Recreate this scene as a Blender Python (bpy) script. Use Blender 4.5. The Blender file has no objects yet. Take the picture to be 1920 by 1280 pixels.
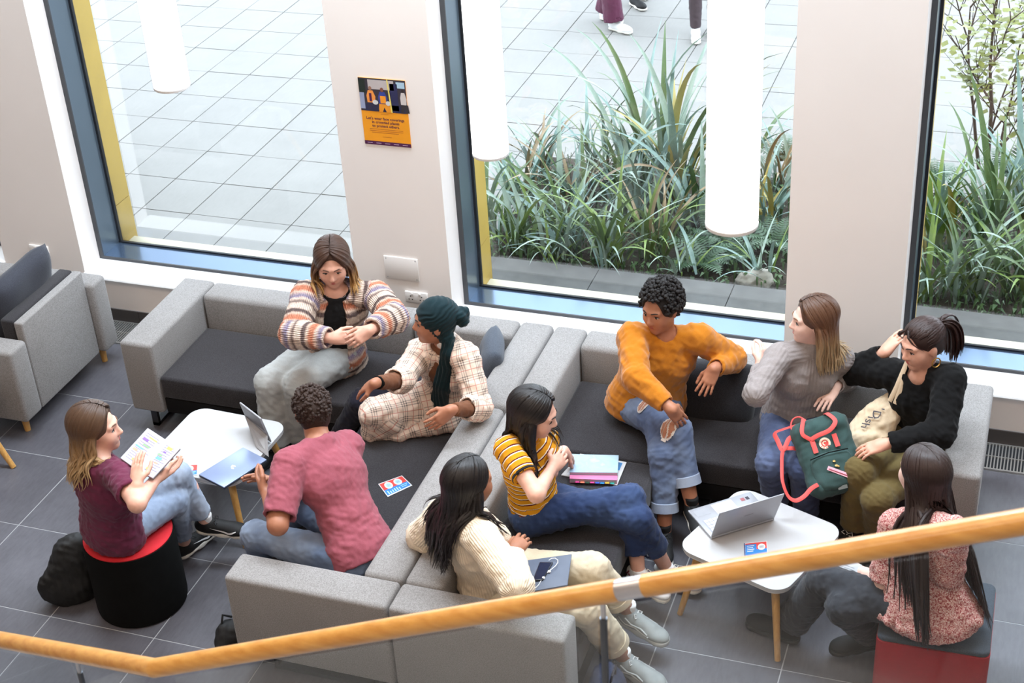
import bpy, bmesh, math, random
import numpy as np
from mathutils import Matrix, Vector

# ---------------------------------------------------------------- camera, world, light, exposure
scene = bpy.context.scene
COL = scene.collection
FPX = 2923.3                       # focal length in pixels of the 1920x1280 frame
CAM = np.array([0.0, 0.0, 5.17])
RW = np.array([[0.9446322, -0.12531267, 0.30326018],
               [0.32335114, 0.5126731, -0.79536805],
               [-0.05580364, 0.8493898, 0.52480751]])
cam_data = bpy.data.cameras.new('camera')
cam_data.sensor_width = 36.0
cam_data.lens = FPX * 36.0 / 1920.0
cam_data.clip_end = 200
cam_data.dof.use_dof = True
cam_data.dof.focus_distance = 8.3
cam_data.dof.aperture_fstop = 7.1
cam = bpy.data.objects.new('camera', cam_data)
COL.objects.link(cam)
cam.matrix_world = Matrix([list(RW[i]) + [CAM[i]] for i in range(3)] + [[0, 0, 0, 1]])
scene.camera = cam

world = bpy.data.worlds.new('overcast_sky')
scene.world = world
world.use_nodes = True
_bg = world.node_tree.nodes['Background']
_bg.inputs[0].default_value = (0.80, 0.90, 1.0, 1)
_bg.inputs[1].default_value = 4.6

vs = scene.view_settings
vs.view_transform = 'Standard'
vs.look = 'None'
vs.gamma = 1.0
vs.exposure = 0.3
vs.use_curve_mapping = False

def area_light(name, loc, rot, sx, sy, power, color):
    d = bpy.data.lights.new(name, 'AREA')
    d.shape = 'RECTANGLE'; d.size = sx; d.size_y = sy; d.energy = power; d.color = color
    o = bpy.data.objects.new(name, d); COL.objects.link(o)
    o.location = loc; o.rotation_euler = rot
    return o
# rows of area lights added under the unseen ceiling to brighten the hall
for _i, (_x, _y) in enumerate([(-5.0, 6.75), (-2.2, 6.75), (0.6, 6.75), (-5.0, 2.2), (-2.2, 2.2), (0.6, 2.2), (-3.6, -1.0), (0.0, -1.0)]):
    if _y > 5: area_light('ceiling_fill_light', (_x, _y, 6.52), (0, 0, 0), 2.2, 1.2, 225, (0.78, 0.89, 1.0))       # added cool top light by the windows, standing in for daylight
    else: area_light('ceiling_fill_light', (_x, _y, 6.52), (0, 0, 0), 2.2, 2.2, 52, (1.0, 0.78, 0.60))             # added warm fill from the stair side

# ---------------------------------------------------------------- pixel helpers (1920x1280 frame)
def ray(px, py):
    return RW @ np.array([px - 960.0, -(py - 640.0), -FPX])
def at(px, py, z=None, y=None, x=None):
    v = ray(px, py)
    if z is not None: t = (z - CAM[2]) / v[2]
    elif y is not None: t = (y - CAM[1]) / v[1]
    else: t = (x - CAM[0]) / v[0]
    return CAM + v * t
def reach(parent, px, py, L, near=True):
    """the point on the pixel's ray that lies L away from parent (the nearer or the farther of the two)"""
    d = ray(px, py); d = d / np.linalg.norm(d)
    m = np.asarray(parent) - CAM
    b = d @ m; disc = b * b - (m @ m - L * L)
    if disc <= 0:
        p = CAM + d * b
        return p
    s = math.sqrt(disc)
    return CAM + d * (b - s if near else b + s)
def curve_through(P, n=6):
    """smooth path through points"""
    P = [np.asarray(p, float) for p in P]; P = [2*P[0]-P[1]]+P+[2*P[-1]-P[-2]]; out = []
    for i in range(1, len(P)-2):
        for k in range(n):
            t = k/n; a, b, c, d = P[i-1:i+3]
            out.append(.5*((2*b)+(c-a)*t+(2*a-5*b+4*c-d)*t*t+(3*b-a-3*c+d)*t**3))
    return out+[P[-2]]
def unit(v):
    v = np.asarray(v, float); return v / (np.linalg.norm(v) + 1e-12)

# ---------------------------------------------------------------- objects
def link(o, parent=None, loc=None):
    COL.objects.link(o)
    if parent is not None:
        o.parent = parent
        o.matrix_parent_inverse = Matrix.Translation(-Vector(parent.location))
    return o
def tag(o, label, cat, group=None):
    o['label'] = label; o['category'] = cat
    if group: o['group'] = group
    return o
def thing(name, label, cat, loc=(0, 0, 0), group=None):
    o = bpy.data.objects.new(name, None); COL.objects.link(o)
    o.empty_display_size = 0.1
    o.location = tuple(float(c) for c in loc)
    return tag(o, label, cat, group)
def smooth_mesh(me, angle=None):
    n = len(me.polygons)
    me.polygons.foreach_set('use_smooth', np.ones(n, bool))
    if angle is not None:
        try: me.set_sharp_from_angle(angle=math.radians(angle))
        except Exception: pass
def mesh_obj(name, verts, faces, mat=None, parent=None, smooth=False, angle=None, bevel=0, segs=2):
    me = bpy.data.meshes.new(name)
    me.from_pydata([tuple(map(float, v)) for v in verts], [], faces)
    me.update()
    if smooth: smooth_mesh(me, angle)
    if mat is not None: me.materials.append(mat)
    o = bpy.data.objects.new(name, me)
    link(o, parent)
    if bevel:
        b = o.modifiers.new('bevel', 'BEVEL'); b.width = bevel; b.segments = segs; b.limit_method = 'ANGLE'; b.angle_limit = math.radians(40)
        smooth_mesh(me)
        b.harden_normals = False
    return o
def np_mesh(name, V, Q, mat=None, parent=None, smooth=True, attrs=None):
    """fast mesh from numpy verts (n,3) and quads (m,4)"""
    me = bpy.data.meshes.new(name)
    n, m = len(V), len(Q)
    k = Q.shape[1]
    me.vertices.add(n); me.vertices.foreach_set('co', np.ascontiguousarray(V, np.float32).ravel())
    me.loops.add(m * k); me.loops.foreach_set('vertex_index', np.ascontiguousarray(Q, np.int32).ravel())
    me.polygons.add(m); me.polygons.foreach_set('loop_start', np.arange(0, m * k, k, dtype=np.int32))
    me.update(calc_edges=True)
    if smooth: me.polygons.foreach_set('use_smooth', np.ones(m, bool))
    for an, av in (attrs or {}).items():
        a = me.attributes.new(an, 'FLOAT_VECTOR', 'POINT'); a.data.foreach_set('vector', np.ascontiguousarray(av, np.float32).ravel())
    me.validate()
    if mat is not None: me.materials.append(mat)
    o = bpy.data.objects.new(name, me); link(o, parent)
    return o
class MB:
    """collects simple shapes into one mesh"""
    def __init__(s): s.v = []; s.f = []
    def add(s, verts, faces):
        k = len(s.v); s.v += [tuple(map(float, p)) for p in verts]; s.f += [[i + k for i in f] for f in faces]; return s
    def box(s, x0, x1, y0, y1, z0, z1):
        return s.add([(x0,y0,z0),(x1,y0,z0),(x1,y1,z0),(x0,y1,z0),(x0,y0,z1),(x1,y0,z1),(x1,y1,z1),(x0,y1,z1)],
                     [[0,3,2,1],[4,5,6,7],[0,1,5,4],[1,2,6,5],[2,3,7,6],[3,0,4,7]])
    def obox(s, c, ax, ay, az, hx, hy, hz):
        c, ax, ay, az = map(np.asarray, (c, ax, ay, az)); P = []
        for dz in (-1, 1):
            for dx, dy in ((-1,-1),(1,-1),(1,1),(-1,1)):
                P.append(c + ax*dx*hx + ay*dy*hy + az*dz*hz)
        return s.add(P, [[0,3,2,1],[4,5,6,7],[0,1,5,4],[1,2,6,5],[2,3,7,6],[3,0,4,7]])
    def prism(s, poly, z0, z1):
        n = len(poly)
        V = [(p[0], p[1], z0) for p in poly] + [(p[0], p[1], z1) for p in poly]
        return s.add(V, [list(range(n))[::-1], list(range(n, 2*n))] + [[i, (i+1) % n, n+(i+1) % n, n+i] for i in range(n)])
    def tube(s, pts, rad, n=10, flat=1.0, up=None, cap=True):
        pts = [np.asarray(p, float) for p in pts]
        if np.isscalar(rad): rad = [rad] * len(pts)
        k0 = len(s.v); prev = None
        for i, p in enumerate(pts):
            t = unit(pts[min(i+1, len(pts)-1)] - pts[max(i-1, 0)])
            if prev is None:
                a = np.array([0, 0, 1.0]) if up is None else np.asarray(up, float)
                if abs(t @ unit(a)) > .95: a = np.array([1.0, 0, 0])
            else: a = prev
            u = unit(a - t * (a @ t)); prev = u; w = np.cross(t, u)
            for j in range(n):
                an = 2*math.pi*j/n
                s.v.append(tuple(p + (u*math.cos(an)*flat + w*math.sin(an)) * rad[i]))
        for i in range(len(pts)-1):
            for j in range(n):
                a = k0+i*n+j; b = k0+i*n+(j+1) % n
                s.f.append([a, b, b+n, a+n])
        if cap:
            s.f.append(list(range(k0, k0+n))[::-1]); s.f.append(list(range(k0+(len(pts)-1)*n, k0+len(pts)*n)))
        return s
    def cyl(s, p0, p1, r0, r1=None, n=16):
        return s.tube([p0, p1], [r0, r0 if r1 is None else r1], n)
    def lathe(s, c, prof, n=32):
        k0 = len(s.v)
        for r, z in prof:
            for j in range(n):
                a = 2*math.pi*j/n; s.v.append((c[0]+r*math.cos(a), c[1]+r*math.sin(a), c[2]+z))
        for i in range(len(prof)-1):
            for j in range(n):
                a = k0+i*n+j; b = k0+i*n+(j+1) % n; s.f.append([a, b, b+n, a+n])
        s.f.append(list(range(k0, k0+n))[::-1]); m = k0+(len(prof)-1)*n; s.f.append(list(range(m, m+n)))
        return s
    def build(s, name, mat, parent=None, smooth=False, angle=35, bevel=0, segs=2):
        return mesh_obj(name, s.v, s.f, mat, parent, smooth, angle, bevel, segs)
def struct(o):
    o['kind'] = 'structure'; return o
def rounded_rect(cx, cy, hx, hy, r, ang=0, n=6):
    P = []
    for sx, sy, a0 in ((1,1,0),(-1,1,90),(-1,-1,180),(1,-1,270)):
        for i in range(n+1):
            a = math.radians(a0 + 90*i/n)
            P.append((sx*(hx-r)+r*math.cos(a), sy*(hy-r)+r*math.sin(a)))
    c, s = math.cos(ang), math.sin(ang)
    return [(cx+x*c-y*s, cy+x*s+y*c) for x, y in P]

# ---------------------------------------------------------------- materials
def srgb(r, g, b):
    f = lambda c: (c/255/12.92) if c/255 <= .04045 else ((c/255+.055)/1.055)**2.4
    return (f(r), f(g), f(b), 1.0)
_mats = {}
class NT:
    """small node-tree helper"""
    def __init__(s, name):
        s.m = bpy.data.materials.new(name); s.m.use_nodes = True
        s.t = s.m.node_tree; s.bsdf = s.t.nodes['Principled BSDF']; s.out = s.t.nodes['Material Output']
    def n(s, kind, **kw):
        x = s.t.nodes.new('ShaderNode' + kind)
        for k, v in kw.items():
            if k.startswith('i_'):
                key = k[2:]; key = int(key) if key.isdigit() else key.replace('_', ' ')
                s.put(x.inputs[key], v)
            else: setattr(x, k, v)
        return x
    def put(s, sock, v):
        if hasattr(v, 'is_linked') or isinstance(v, bpy.types.NodeSocket): s.t.links.new(v, sock)
        elif isinstance(v, bpy.types.Node): s.t.links.new(v.outputs[0], sock)
        else: sock.default_value = v
    def coord(s, what='Object'): return s.n('TexCoord').outputs[what]
    def attr(s, name): return s.n('Attribute', attribute_name=name).outputs['Vector']
    def sep(s, v): return s.n('SeparateXYZ', i_0=v).outputs
    def math(s, op, a, b=0.0, c=0.0):
        x = s.n('Math', operation=op); s.put(x.inputs[0], a); s.put(x.inputs[1], b); s.put(x.inputs[2], c); return x.outputs[0]
    def noise(s, vec, scale, detail=3, rough=.5):
        x = s.n('TexNoise'); s.put(x.inputs['Vector'], vec); x.inputs['Scale'].default_value = scale; x.inputs['Detail'].default_value = detail
        x.inputs['Roughness'].default_value = rough; return x.outputs['Fac']
    def scale(s, vec, sc):
        x = s.n('Mapping'); s.put(x.inputs['Vector'], vec); x.inputs['Scale'].default_value = sc; return x.outputs[0]
    def ramp(s, fac, stops, interp='LINEAR'):
        x = s.n('ValToRGB'); s.put(x.inputs[0], fac); cr = x.color_ramp; cr.interpolation = interp
        while len(cr.elements) < len(stops): cr.elements.new(.5)
        for e, (p, c) in zip(cr.elements, stops): e.position = p; e.color = c if len(c) == 4 else (*c, 1)
        return x.outputs[0]
    def mix(s, fac, a, b, blend='MIX'):
        x = s.n('Mix', data_type='RGBA', blend_type=blend); s.put(x.inputs[0], fac); s.put(x.inputs[6], a); s.put(x.inputs[7], b); return x.outputs[2]
    def color(s, v): s.put(s.bsdf.inputs['Base Color'], v); return s
    def bump(s, h, strength=.3, dist=.002):
        x = s.n('Bump'); x.inputs['Strength'].default_value = strength; x.inputs['Distance'].default_value = dist
        s.put(x.inputs['Height'], h); s.t.links.new(x.outputs[0], s.bsdf.inputs['Normal']); return s
    def set(s, **kw):
        for k, v in kw.items(): s.put(s.bsdf.inputs[k.replace('_', ' ')], v)
        return s
def mat(name, col, rough=.6, var=.08, nscale=6.0, bump=0.0, bscale=120.0, metal=0.0, spec=None, coat=0.0, sheen=0.0, bdist=.002, emit=0):
    if name in _mats: return _mats[name]
    t = NT(name); v = t.coord()
    c = tuple(col)
    nz = t.noise(v, nscale, 4)
    lo = tuple(max(0, x*(1-var)) for x in c[:3]) + (1,); hi = tuple(min(1, x*(1+var)) for x in c[:3]) + (1,)
    t.color(t.ramp(nz, [(.3, lo), (.7, hi)]))
    t.set(Roughness=rough, Metallic=metal)
    if spec is not None: t.bsdf.inputs['Specular IOR Level'].default_value = spec
    if coat: t.bsdf.inputs['Coat Weight'].default_value = coat
    if sheen: t.bsdf.inputs['Sheen Weight'].default_value = sheen; t.bsdf.inputs['Sheen Roughness'].default_value = .5
    if bump: t.bump(t.noise(v, bscale, 2), bump, bdist)
    if emit:
        t.bsdf.inputs['Emission Color'].default_value = c; t.bsdf.inputs['Emission Strength'].default_value = emit
    _mats[name] = t.m
    return t.m
def fabric(name, c0, c1, scale=420, bump=.25):
    """woven felt: fine speckle of two tones"""
    t = NT(name); v = t.coord()
    a = t.noise(v, scale*.55, 3, .7); b = t.noise(v, 3.0, 3)
    col = t.ramp(a, [(.38, c0), (.62, c1)])
    t.color(t.mix(.12, col, t.ramp(b, [(.35, c0), (.65, c1)])))
    t.set(Roughness=.92); t.bsdf.inputs['Specular IOR Level'].default_value = .2
    t.bsdf.inputs['Sheen Weight'].default_value = .15
    t.bump(a, bump, .0015)
    return t.m
def wood(name, c0, c1, scale=(4, 4, 40), rough=.35, coat=.2):
    t = NT(name); v = t.scale(t.coord(), scale)
    n = t.noise(v, 3, 5, .6)
    t.color(t.ramp(n, [(.3, c0), (.7, c1)])); t.set(Roughness=rough); t.bsdf.inputs['Coat Weight'].default_value = coat
    return t.m
def glass(name, tint=(1, 1, 1, 1), refl=.5):
    t = NT(name)
    t.t.nodes.remove(t.bsdf)
    tr = t.n('BsdfTransparent'); tr.inputs[0].default_value = tint
    gl = t.n('BsdfGlossy'); gl.inputs['Roughness'].default_value = .02
    lw = t.n('Fresnel'); lw.inputs[0].default_value = 1.45
    mx = t.n('MixShader'); t.put(mx.inputs[0], t.math('MULTIPLY', lw.outputs[0], refl)); t.put(mx.inputs[1], tr.outputs[0]); t.put(mx.inputs[2], gl.outputs[0])
    t.t.links.new(mx.outputs[0], t.out.inputs[0])
    return t.m
rng = random.Random(7)
# ================================================================ THE SETTING
WALL = 7.46; SILL = .35
M_wall = mat('wall_paint', (.86, .81, .775, 1), .75, .015, 2, .05, 60)
M_white = mat('white_gloss_paint', (.86, .86, .86, 1), .4, .01, 3)
M_grout = mat('floor_grout', srgb(160, 161, 163), .8, .05, 30)
def tile_material(name, c0, c1, rough):
    t = NT(name); oi = t.n('ObjectInfo'); v = t.coord()
    off = t.n('VectorMath', operation='ADD'); t.put(off.inputs[0], v); t.put(off.inputs[1], oi.outputs['Location'])
    a = t.noise(off.outputs[0], 2.2, 5, .6); s = t.noise(t.scale(off.outputs[0], (14, 3, 1)), 4, 4, .7)
    fac = t.math('ADD', t.math('MULTIPLY', a, .6), t.math('MULTIPLY', s, .4))
    fac = t.math('ADD', fac, t.math('MULTIPLY', t.math('SUBTRACT', oi.outputs['Random'], .5), .06))
    t.color(t.ramp(fac, [(.32, c0), (.68, c1)])); t.set(Roughness=rough)
    t.bump(s, .08, .001)
    return t.m
M_tile = tile_material('slate_floor_tile', srgb(70, 69, 74), srgb(98, 97, 103), .36)
M_slab = tile_material('concrete_paving_slab', (.205, .200, .188, 1), (.24, .235, .222, 1), .85)

floor = struct(MB().box(-9.5, 4.0, -3.0, WALL + .02, -.20, -.0015).build('floor', M_grout))
TS = .6
tile_me = None
def tile_at(x, y, w, h, parent, mt, name, z, gap, thick, store, bev=.003):
    key = (name, round(w, 3), round(h, 3))
    if key not in store:
        o = MB().box(gap/2, w-gap/2, gap/2, h-gap/2, -thick, 0).build(name, mt)
        store[key] = o.data; o.location = (x, y, z)
    else:
        o = bpy.data.objects.new(name, store[key]); COL.objects.link(o); o.location = (x, y, z)
    o.parent = parent; o.matrix_parent_inverse = Matrix.Translation(-Vector(parent.location))
    return o
store = {}
GX, GY = -5.003, 7.195        # grid origin: a joint along x and the joint by the floor grille
for i in range(-7, 15):
    for j in range(1, 13):
        x = GX + i*.597; y = GY - j*.602
        if x > 3.4: continue
        tile_at(x, y, .597, .602, floor, M_tile, 'floor_tile', 0, .006, .02, store)

# trench grille along the wall
M_alu = mat('grille_aluminium', srgb(190, 188, 184), .35, .03, 10, metal=.8)
M_dark = mat('dark_void', (.01, .01, .012, 1), .9)
gr = thing('floor_grille', 'long aluminium floor grille set into the tiles along the wall', 'floor grille', (-2.5, 7.32, 0))
MB().box(-7.4, 1.6, 7.20, 7.44, -.005, 0.001).build('trench', M_dark, gr)
m = MB()
x = -7.4
while x < 1.6:
    if x < -4.7 or x > -.2: m.box(x, x+.007, 7.205, 7.435, .001, .010)
    x += .0175
o = m.build('slat', M_alu, gr); o['kind'] = 'stuff'
MB().box(-7.4, 1.6, 7.195, 7.206, .001, .012).build('edge_rail', M_alu, gr)
MB().box(-7.4, 1.6, 7.434, 7.445, .001, .012).build('edge_rail', M_alu, gr)
MB().box(-7.4, 1.6, 7.318, 7.324, .001, .0105).build('cross_rail', M_alu, gr)

# wall with window openings: x ranges of the openings
OPEN = [(-8.42, -6.42), (-5.803, -3.835), (-3.212, -1.213), (-.585, 1.42)]
TOP = 5.0
m = MB()
xs = [-9.5] + [v for o_ in OPEN for v in o_] + [4.0]
for k in range(0, len(xs), 2): m.box(xs[k], xs[k+1], WALL, WALL+.40, -.1, 6.6)
for a, b in OPEN:
    m.box(a, b, WALL, WALL+.40, -.1, SILL-.03); m.box(a, b, WALL, WALL+.40, TOP, 6.6)
wall = struct(m.build('wall_back', M_wall))
M_wall2 = mat('hall_wall_paint', (.42, .37, .33, 1), .75, .03, 2)
struct(MB().box(-9.7, -9.5, -3.2, 8.0, -.1, 6.6).build('wall_left', M_wall2))
struct(MB().box(4.0, 4.2, -3.2, 8.0, -.1, 6.6).build('wall_right', M_wall2))
struct(MB().box(-9.5, 4.0, -3.2, -3.0, -.1, 6.6).build('wall_front', M_wall2))
struct(MB().box(-9.7, 4.2, -3.2, 8.0, 6.6, 6.8).build('ceiling', mat('ceiling_paint', (.85, .84, .82, 1), .8, .01)))
# skirting of dark tiles
M_skirt = mat('dark_skirting_tile', srgb(62, 56, 54), .4, .1, 8)
bb = struct(MB().box(-9.5, 4.0, WALL-.006, WALL, 0, .098).build('baseboard_back', M_grout))
store2 = {}
for i in range(-7, 15):
    x = -5.45 + i*.597
    if x > 2 or x < -7.2: continue
    key = 'skirting_tile'
    if key not in store2:
        o = MB().box(.0015, .5955, -.014, -.006, 0.001, .097).build('skirting_tile', M_skirt); store2[key] = o.data
    else:
        o = bpy.data.objects.new('skirting_tile', store2[key]); COL.objects.link(o)
    o.location = (x, WALL, 0); o.parent = bb
# windows
M_frame = mat('grey_blue_aluminium_frame', srgb(112, 128, 142), .28, .03, 4, metal=.55)
M_rail_b = mat('polished_frame_rail', srgb(104, 124, 150), .18, .02, 4, metal=.7)
M_gasket = mat('black_gasket', (.012, .014, .018, 1), .5)
M_edge = mat('dark_frame_edge', srgb(74, 76, 80), .45, .03, 5, metal=.3)
M_gold = mat('gold_cladding', srgb(188, 158, 76), .42, .05, 5, metal=.15)
M_cream = mat('cream_outer_sill', srgb(196, 190, 166), .6, .03, 5)
M_pane = glass('window_glass', (.985, .995, 1, 1), .9)
for k, (a, b) in enumerate(OPEN):
    # white inner sill board with a rounded nose
    nose = MB()
    prof = [(WALL+.19, SILL), (WALL-.025, SILL), (WALL-.038, SILL-.008), (WALL-.042, SILL-.018), (WALL-.036, SILL-.028), (WALL-.02, SILL-.032), (WALL+.19, SILL-.032)]
    n = len(prof)
    V = [(xx, p[0], p[1]) for xx in (a-.0, b+.0) for p in prof]
    nose.add(V, [list(range(n)), list(range(n, 2*n))[::-1]] + [[i, n+i, n+(i+1) % n, (i+1) % n] for i in range(n)])
    struct(nose.build(f'trim_{k+1}', M_white))
    w = struct(MB().box(a, b, WALL+.385, WALL+.40, SILL-.04, SILL+.03).build(f'window_{k+1}', M_gasket))
    # frame members, deep grey-blue aluminium, dark front edge
    y0, y1 = 7.65, 7.85
    MB().box(a, a+.028, y0+.006, y1, SILL, TOP).build('frame_jamb', M_frame, w)
    MB().box(b-.028, b, y0+.006, y1, SILL, TOP).build('frame_jamb', M_frame, w)
    MB().box(a+.028, b-.028, y0+.006, y1, SILL, SILL+.018).build('frame_rail', M_rail_b, w)
    MB().box(a+.028, b-.028, y0+.006, y1, TOP-.03, TOP).build('frame_rail', M_frame, w)
    e = MB()
    e.box(a, a+.030, y0-.004, y0+.0065, SILL, TOP); e.box(b-.03, b, y0-.004, y0+.0065, SILL, TOP)
    e.box(a+.03, b-.03, y0-.004, y0+.0065, SILL, SILL+.02)
    e.build('frame_edge', M_edge, w)
    g = MB()
    g.box(a+.026, a+.044, y1, y1+.025, SILL+.016, TOP); g.box(b-.044, b-.026, y1, y1+.025, SILL+.016, TOP)
    g.box(a+.044, b-.044, y1, y1+.025, SILL+.014, SILL+.022)
    g.build('gasket', M_gasket, w)
    MB().box(a+.03, b-.03, y1+.006, y1+.014, SILL+.02, TOP).build('pane', M_pane, w)
    # outside: gold cladding in the reveals, cream sill
    MB().box(a-.03, a+.035, y1+.026, 8.06, SILL-.12, .62).build('cladding', M_gold, w)
    MB().box(a-.03, a+.035, y1+.026, 8.06, .624, TOP).build('cladding', M_gold, w)
    MB().box(b-.035, b+.03, y1+.026, 8.06, SILL-.12, TOP).build('cladding', M_gold, w)
    MB().box(a+.036, b-.036, y1+.026, 8.02, SILL-.12, SILL-.02).build('outer_sill', M_cream, w)
# outside cladding of the piers (closes the wall towards the courtyard)
m = MB()
for k in range(0, len(xs), 2): m.box(xs[k]+.03, xs[k+1]-.03, WALL+.401, 8.03, -.3, 6.6)
for a, b in OPEN: m.box(a-.03, b+.03, WALL+.401, 8.0, -.3, SILL-.13)
struct(m.build('wall_outer', mat('outer_wall_render', srgb(225, 222, 214), .7)))

# ---------------------------------------------------------------- courtyard
ground = struct(MB().box(-60, 60, 8.0, 80, -.4, -.012).build('ground', mat('paving_joint', srgb(118, 118, 114), .9, .1, 20)))
stp = {}
SX, SY = .4165, .518
for i in range(-18, 16):
    for j in range(-2, 13):
        x = -5.09 + i*SX; y = 8.98 + j*SY
        if y + SY < 8.05: continue
        if x < -6.7-(y-8)*.78 or x > 1.4: continue          # under the planting bed
        # only what the windows show
        if x > -3.5 and y < 9.65: continue
        tile_at(x, y, SX, SY, ground, M_slab, 'paving_slab', rng.uniform(-.0015, .0015), .008, .05, stp)
m = MB()
# ================================================================ FURNITURE
M_felt = fabric('light_grey_felt', srgb(116, 113, 111), srgb(154, 151, 149))
M_char = fabric('charcoal_felt', srgb(32, 30, 32), srgb(60, 58, 61))
M_black = mat('black_cloth', srgb(11, 12, 12), .95, .15, 20, .2, 300, spec=.15)
M_base = mat('black_sofa_base', srgb(16, 15, 16), .9, .1, 20, .15, 300, spec=.2)
M_steel = mat('dark_steel_leg', srgb(70, 72, 76), .35, .05, 8, metal=.7)
M_oak = wood('oak_leg', srgb(176, 128, 66), srgb(206, 160, 92), (30, 30, 3))
M_table = mat('white_laminate', srgb(178, 178, 179), .38, .01, 3)
M_edge_w = mat('table_edge', srgb(206, 204, 200), .5, .02, 6)
ST = .38; AT = .6; AB = .13
def rbox(p, name, b, mt, bev=.022):
    return MB().box(*b).build(name, mt, p, bevel=bev, segs=3)
def sofa(label, loc, arms, backs, seats, legs):
    t = thing('modular_sofa', label, 'sofa', loc, 'modular lounge sofas')
    for b in arms: rbox(t, 'armrest', b, M_felt)
    for b in backs: rbox(t, 'backrest', b, M_felt, .03)
    for (x0, x1, y0, y1) in seats:
        rbox(t, 'seat', (x0, x1, y0, y1, .235, ST), M_char, .018)
        rbox(t, 'seat_base', (x0+.004, x1-.004, y0+.008, y1-.004, AB, .233), M_base, .008)
    for (x0, x1, y0, y1, ax) in legs:     # sled leg: bar loop
        m = MB(); r = .011
        if ax == 'y': P = [(x0, y0, AB), (x0, y0, r), (x0, y1, r), (x0, y1, AB)]
        else: P = [(x0, y0, AB), (x0, y0, r), (x1, y0, r), (x1, y0, AB)]
        for a, b in zip(P[:-1], P[1:]):
            lo = [min(a[i], b[i])-(.02 if (i == 0 and ax == 'y') or (i == 1 and ax == 'x') else r) for i in range(3)]
            hi = [max(a[i], b[i])+(.02 if (i == 0 and ax == 'y') or (i == 1 and ax == 'x') else r) for i in range(3)]
            m.box(lo[0], hi[0], lo[1], hi[1], max(0, lo[2]), min(AB-.001, hi[2]))
        m.build('leg', M_steel, t)
    return t
X0, XC, XM = -4.85, -2.46, -3.27
YB, YI, YF, YS, YN = 7.165, 6.98, 6.385, 6.30, 4.68
sofa('grey felt two-seat sofa with armrest at the end beside the lone armchair', (-4.0, 6.8, 0),
     [(X0, -4.637, YF, YB, AB, AT)], [(-4.634, XM-.003, YI, YB, AB, AT)], [(-4.634, XM-.003, YF+.015, YI-.003)],
     [(-4.745, 0, YF+.06, YB-.06, 'y'), (XM-.12, 0, YF+.08, YB-.06, 'y')])
sofa('grey felt corner sofa unit under the small blue-grey cushion', (-2.9, 6.8, 0),
     [], [(XM+.003, -2.663, YI, YB, AB, AT), (-2.66, XC-.004, YS+.004, YB, AB, AT)], [(XM+.003, -2.663, YS+.004, YI-.003)],
     [(-2.72, 0, YS+.1, YB-.06, 'y')])
sofa('grey felt sofa unit carrying the man in the dusty pink T-shirt', (-2.9, 5.5, 0),
     [(XM, XC-.004, YN, 4.868, AB, AT)], [(-2.66, XC-.004, 4.872, YS-.004, AB, AT)], [(XM+.003, -2.663, 4.872, YS-.004)],
     [(-3.12, -2.6, YN+.1, 0, 'x'), (-3.12, -2.6, YS-.12, 0, 'x')])
sofa('grey felt sofa unit carrying the woman in the cream jumper', (-2.05, 5.5, 0),
     [(XC+.004, -1.64, YN, 4.868, AB, AT)], [(XC+.004, -2.265, 4.872, YS-.004, AB, AT)], [(-2.262, -1.643, 4.872, YS-.004)],
     [(-2.3, -1.8, YN+.1, 0, 'x'), (-2.3, -1.8, YS-.12, 0, 'x')])
sofa('grey felt corner sofa unit carrying the woman in the mustard sweatshirt', (-2.05, 6.8, 0),
     [], [(-2.262, -1.643, YI-.01, YB, AB, AT), (XC+.004, -2.265, YS+.004, YB, AB, AT)], [(-2.262, -1.643, YS+.004, YI-.013)],
     [(-2.3, 0, YS+.1, YB-.06, 'y')])
sofa('grey felt sofa with an end armrest beneath the green backpack', (-.85, 6.8, 0),
     [(-.246, -.06, 6.29, 7.12, AB, AT)], [(-1.637, -.249, YI-.01, YB-.03, AB, AT)], [(-1.637, -.249, YF, YI-.013)],
     [(-.15, 0, 6.36, 7.06, 'y'), (-1.5, 0, YF+.08, YB-.1, 'y')])

# armchair at the far side: faces the other way, shell back, wooden feet
t = thing('armchair', 'grey felt armchair with wooden feet and a dark cushion, turned away', 'armchair', (-5.75, 6.6, 0))
rbox(t, 'armrest', (-6.15, -5.36, 6.925, 7.075, .115, AT), M_felt, .025)
rbox(t, 'armrest', (-6.15, -5.395, 6.11, 6.275, .115, AT), M_felt, .025)
rbox(t, 'back_shell', (-5.465, -5.405, 6.28, 6.92, .115, .70), M_felt, .012)
rbox(t, 'backrest', (-5.56, -5.468, 6.285, 6.915, .3, .705), M_char, .015)
rbox(t, 'seat', (-6.13, -5.563, 6.28, 6.92, .22, .40), M_char, .02)
for x, y in ((-5.45, 7.0), (-5.49, 6.2), (-6.07, 7.0), (-6.07, 6.2)):
    MB().cyl((x, y, .113), (x+.006, y-.004, 0), .024, .018, 14).build('leg', M_oak, t, True)

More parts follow.
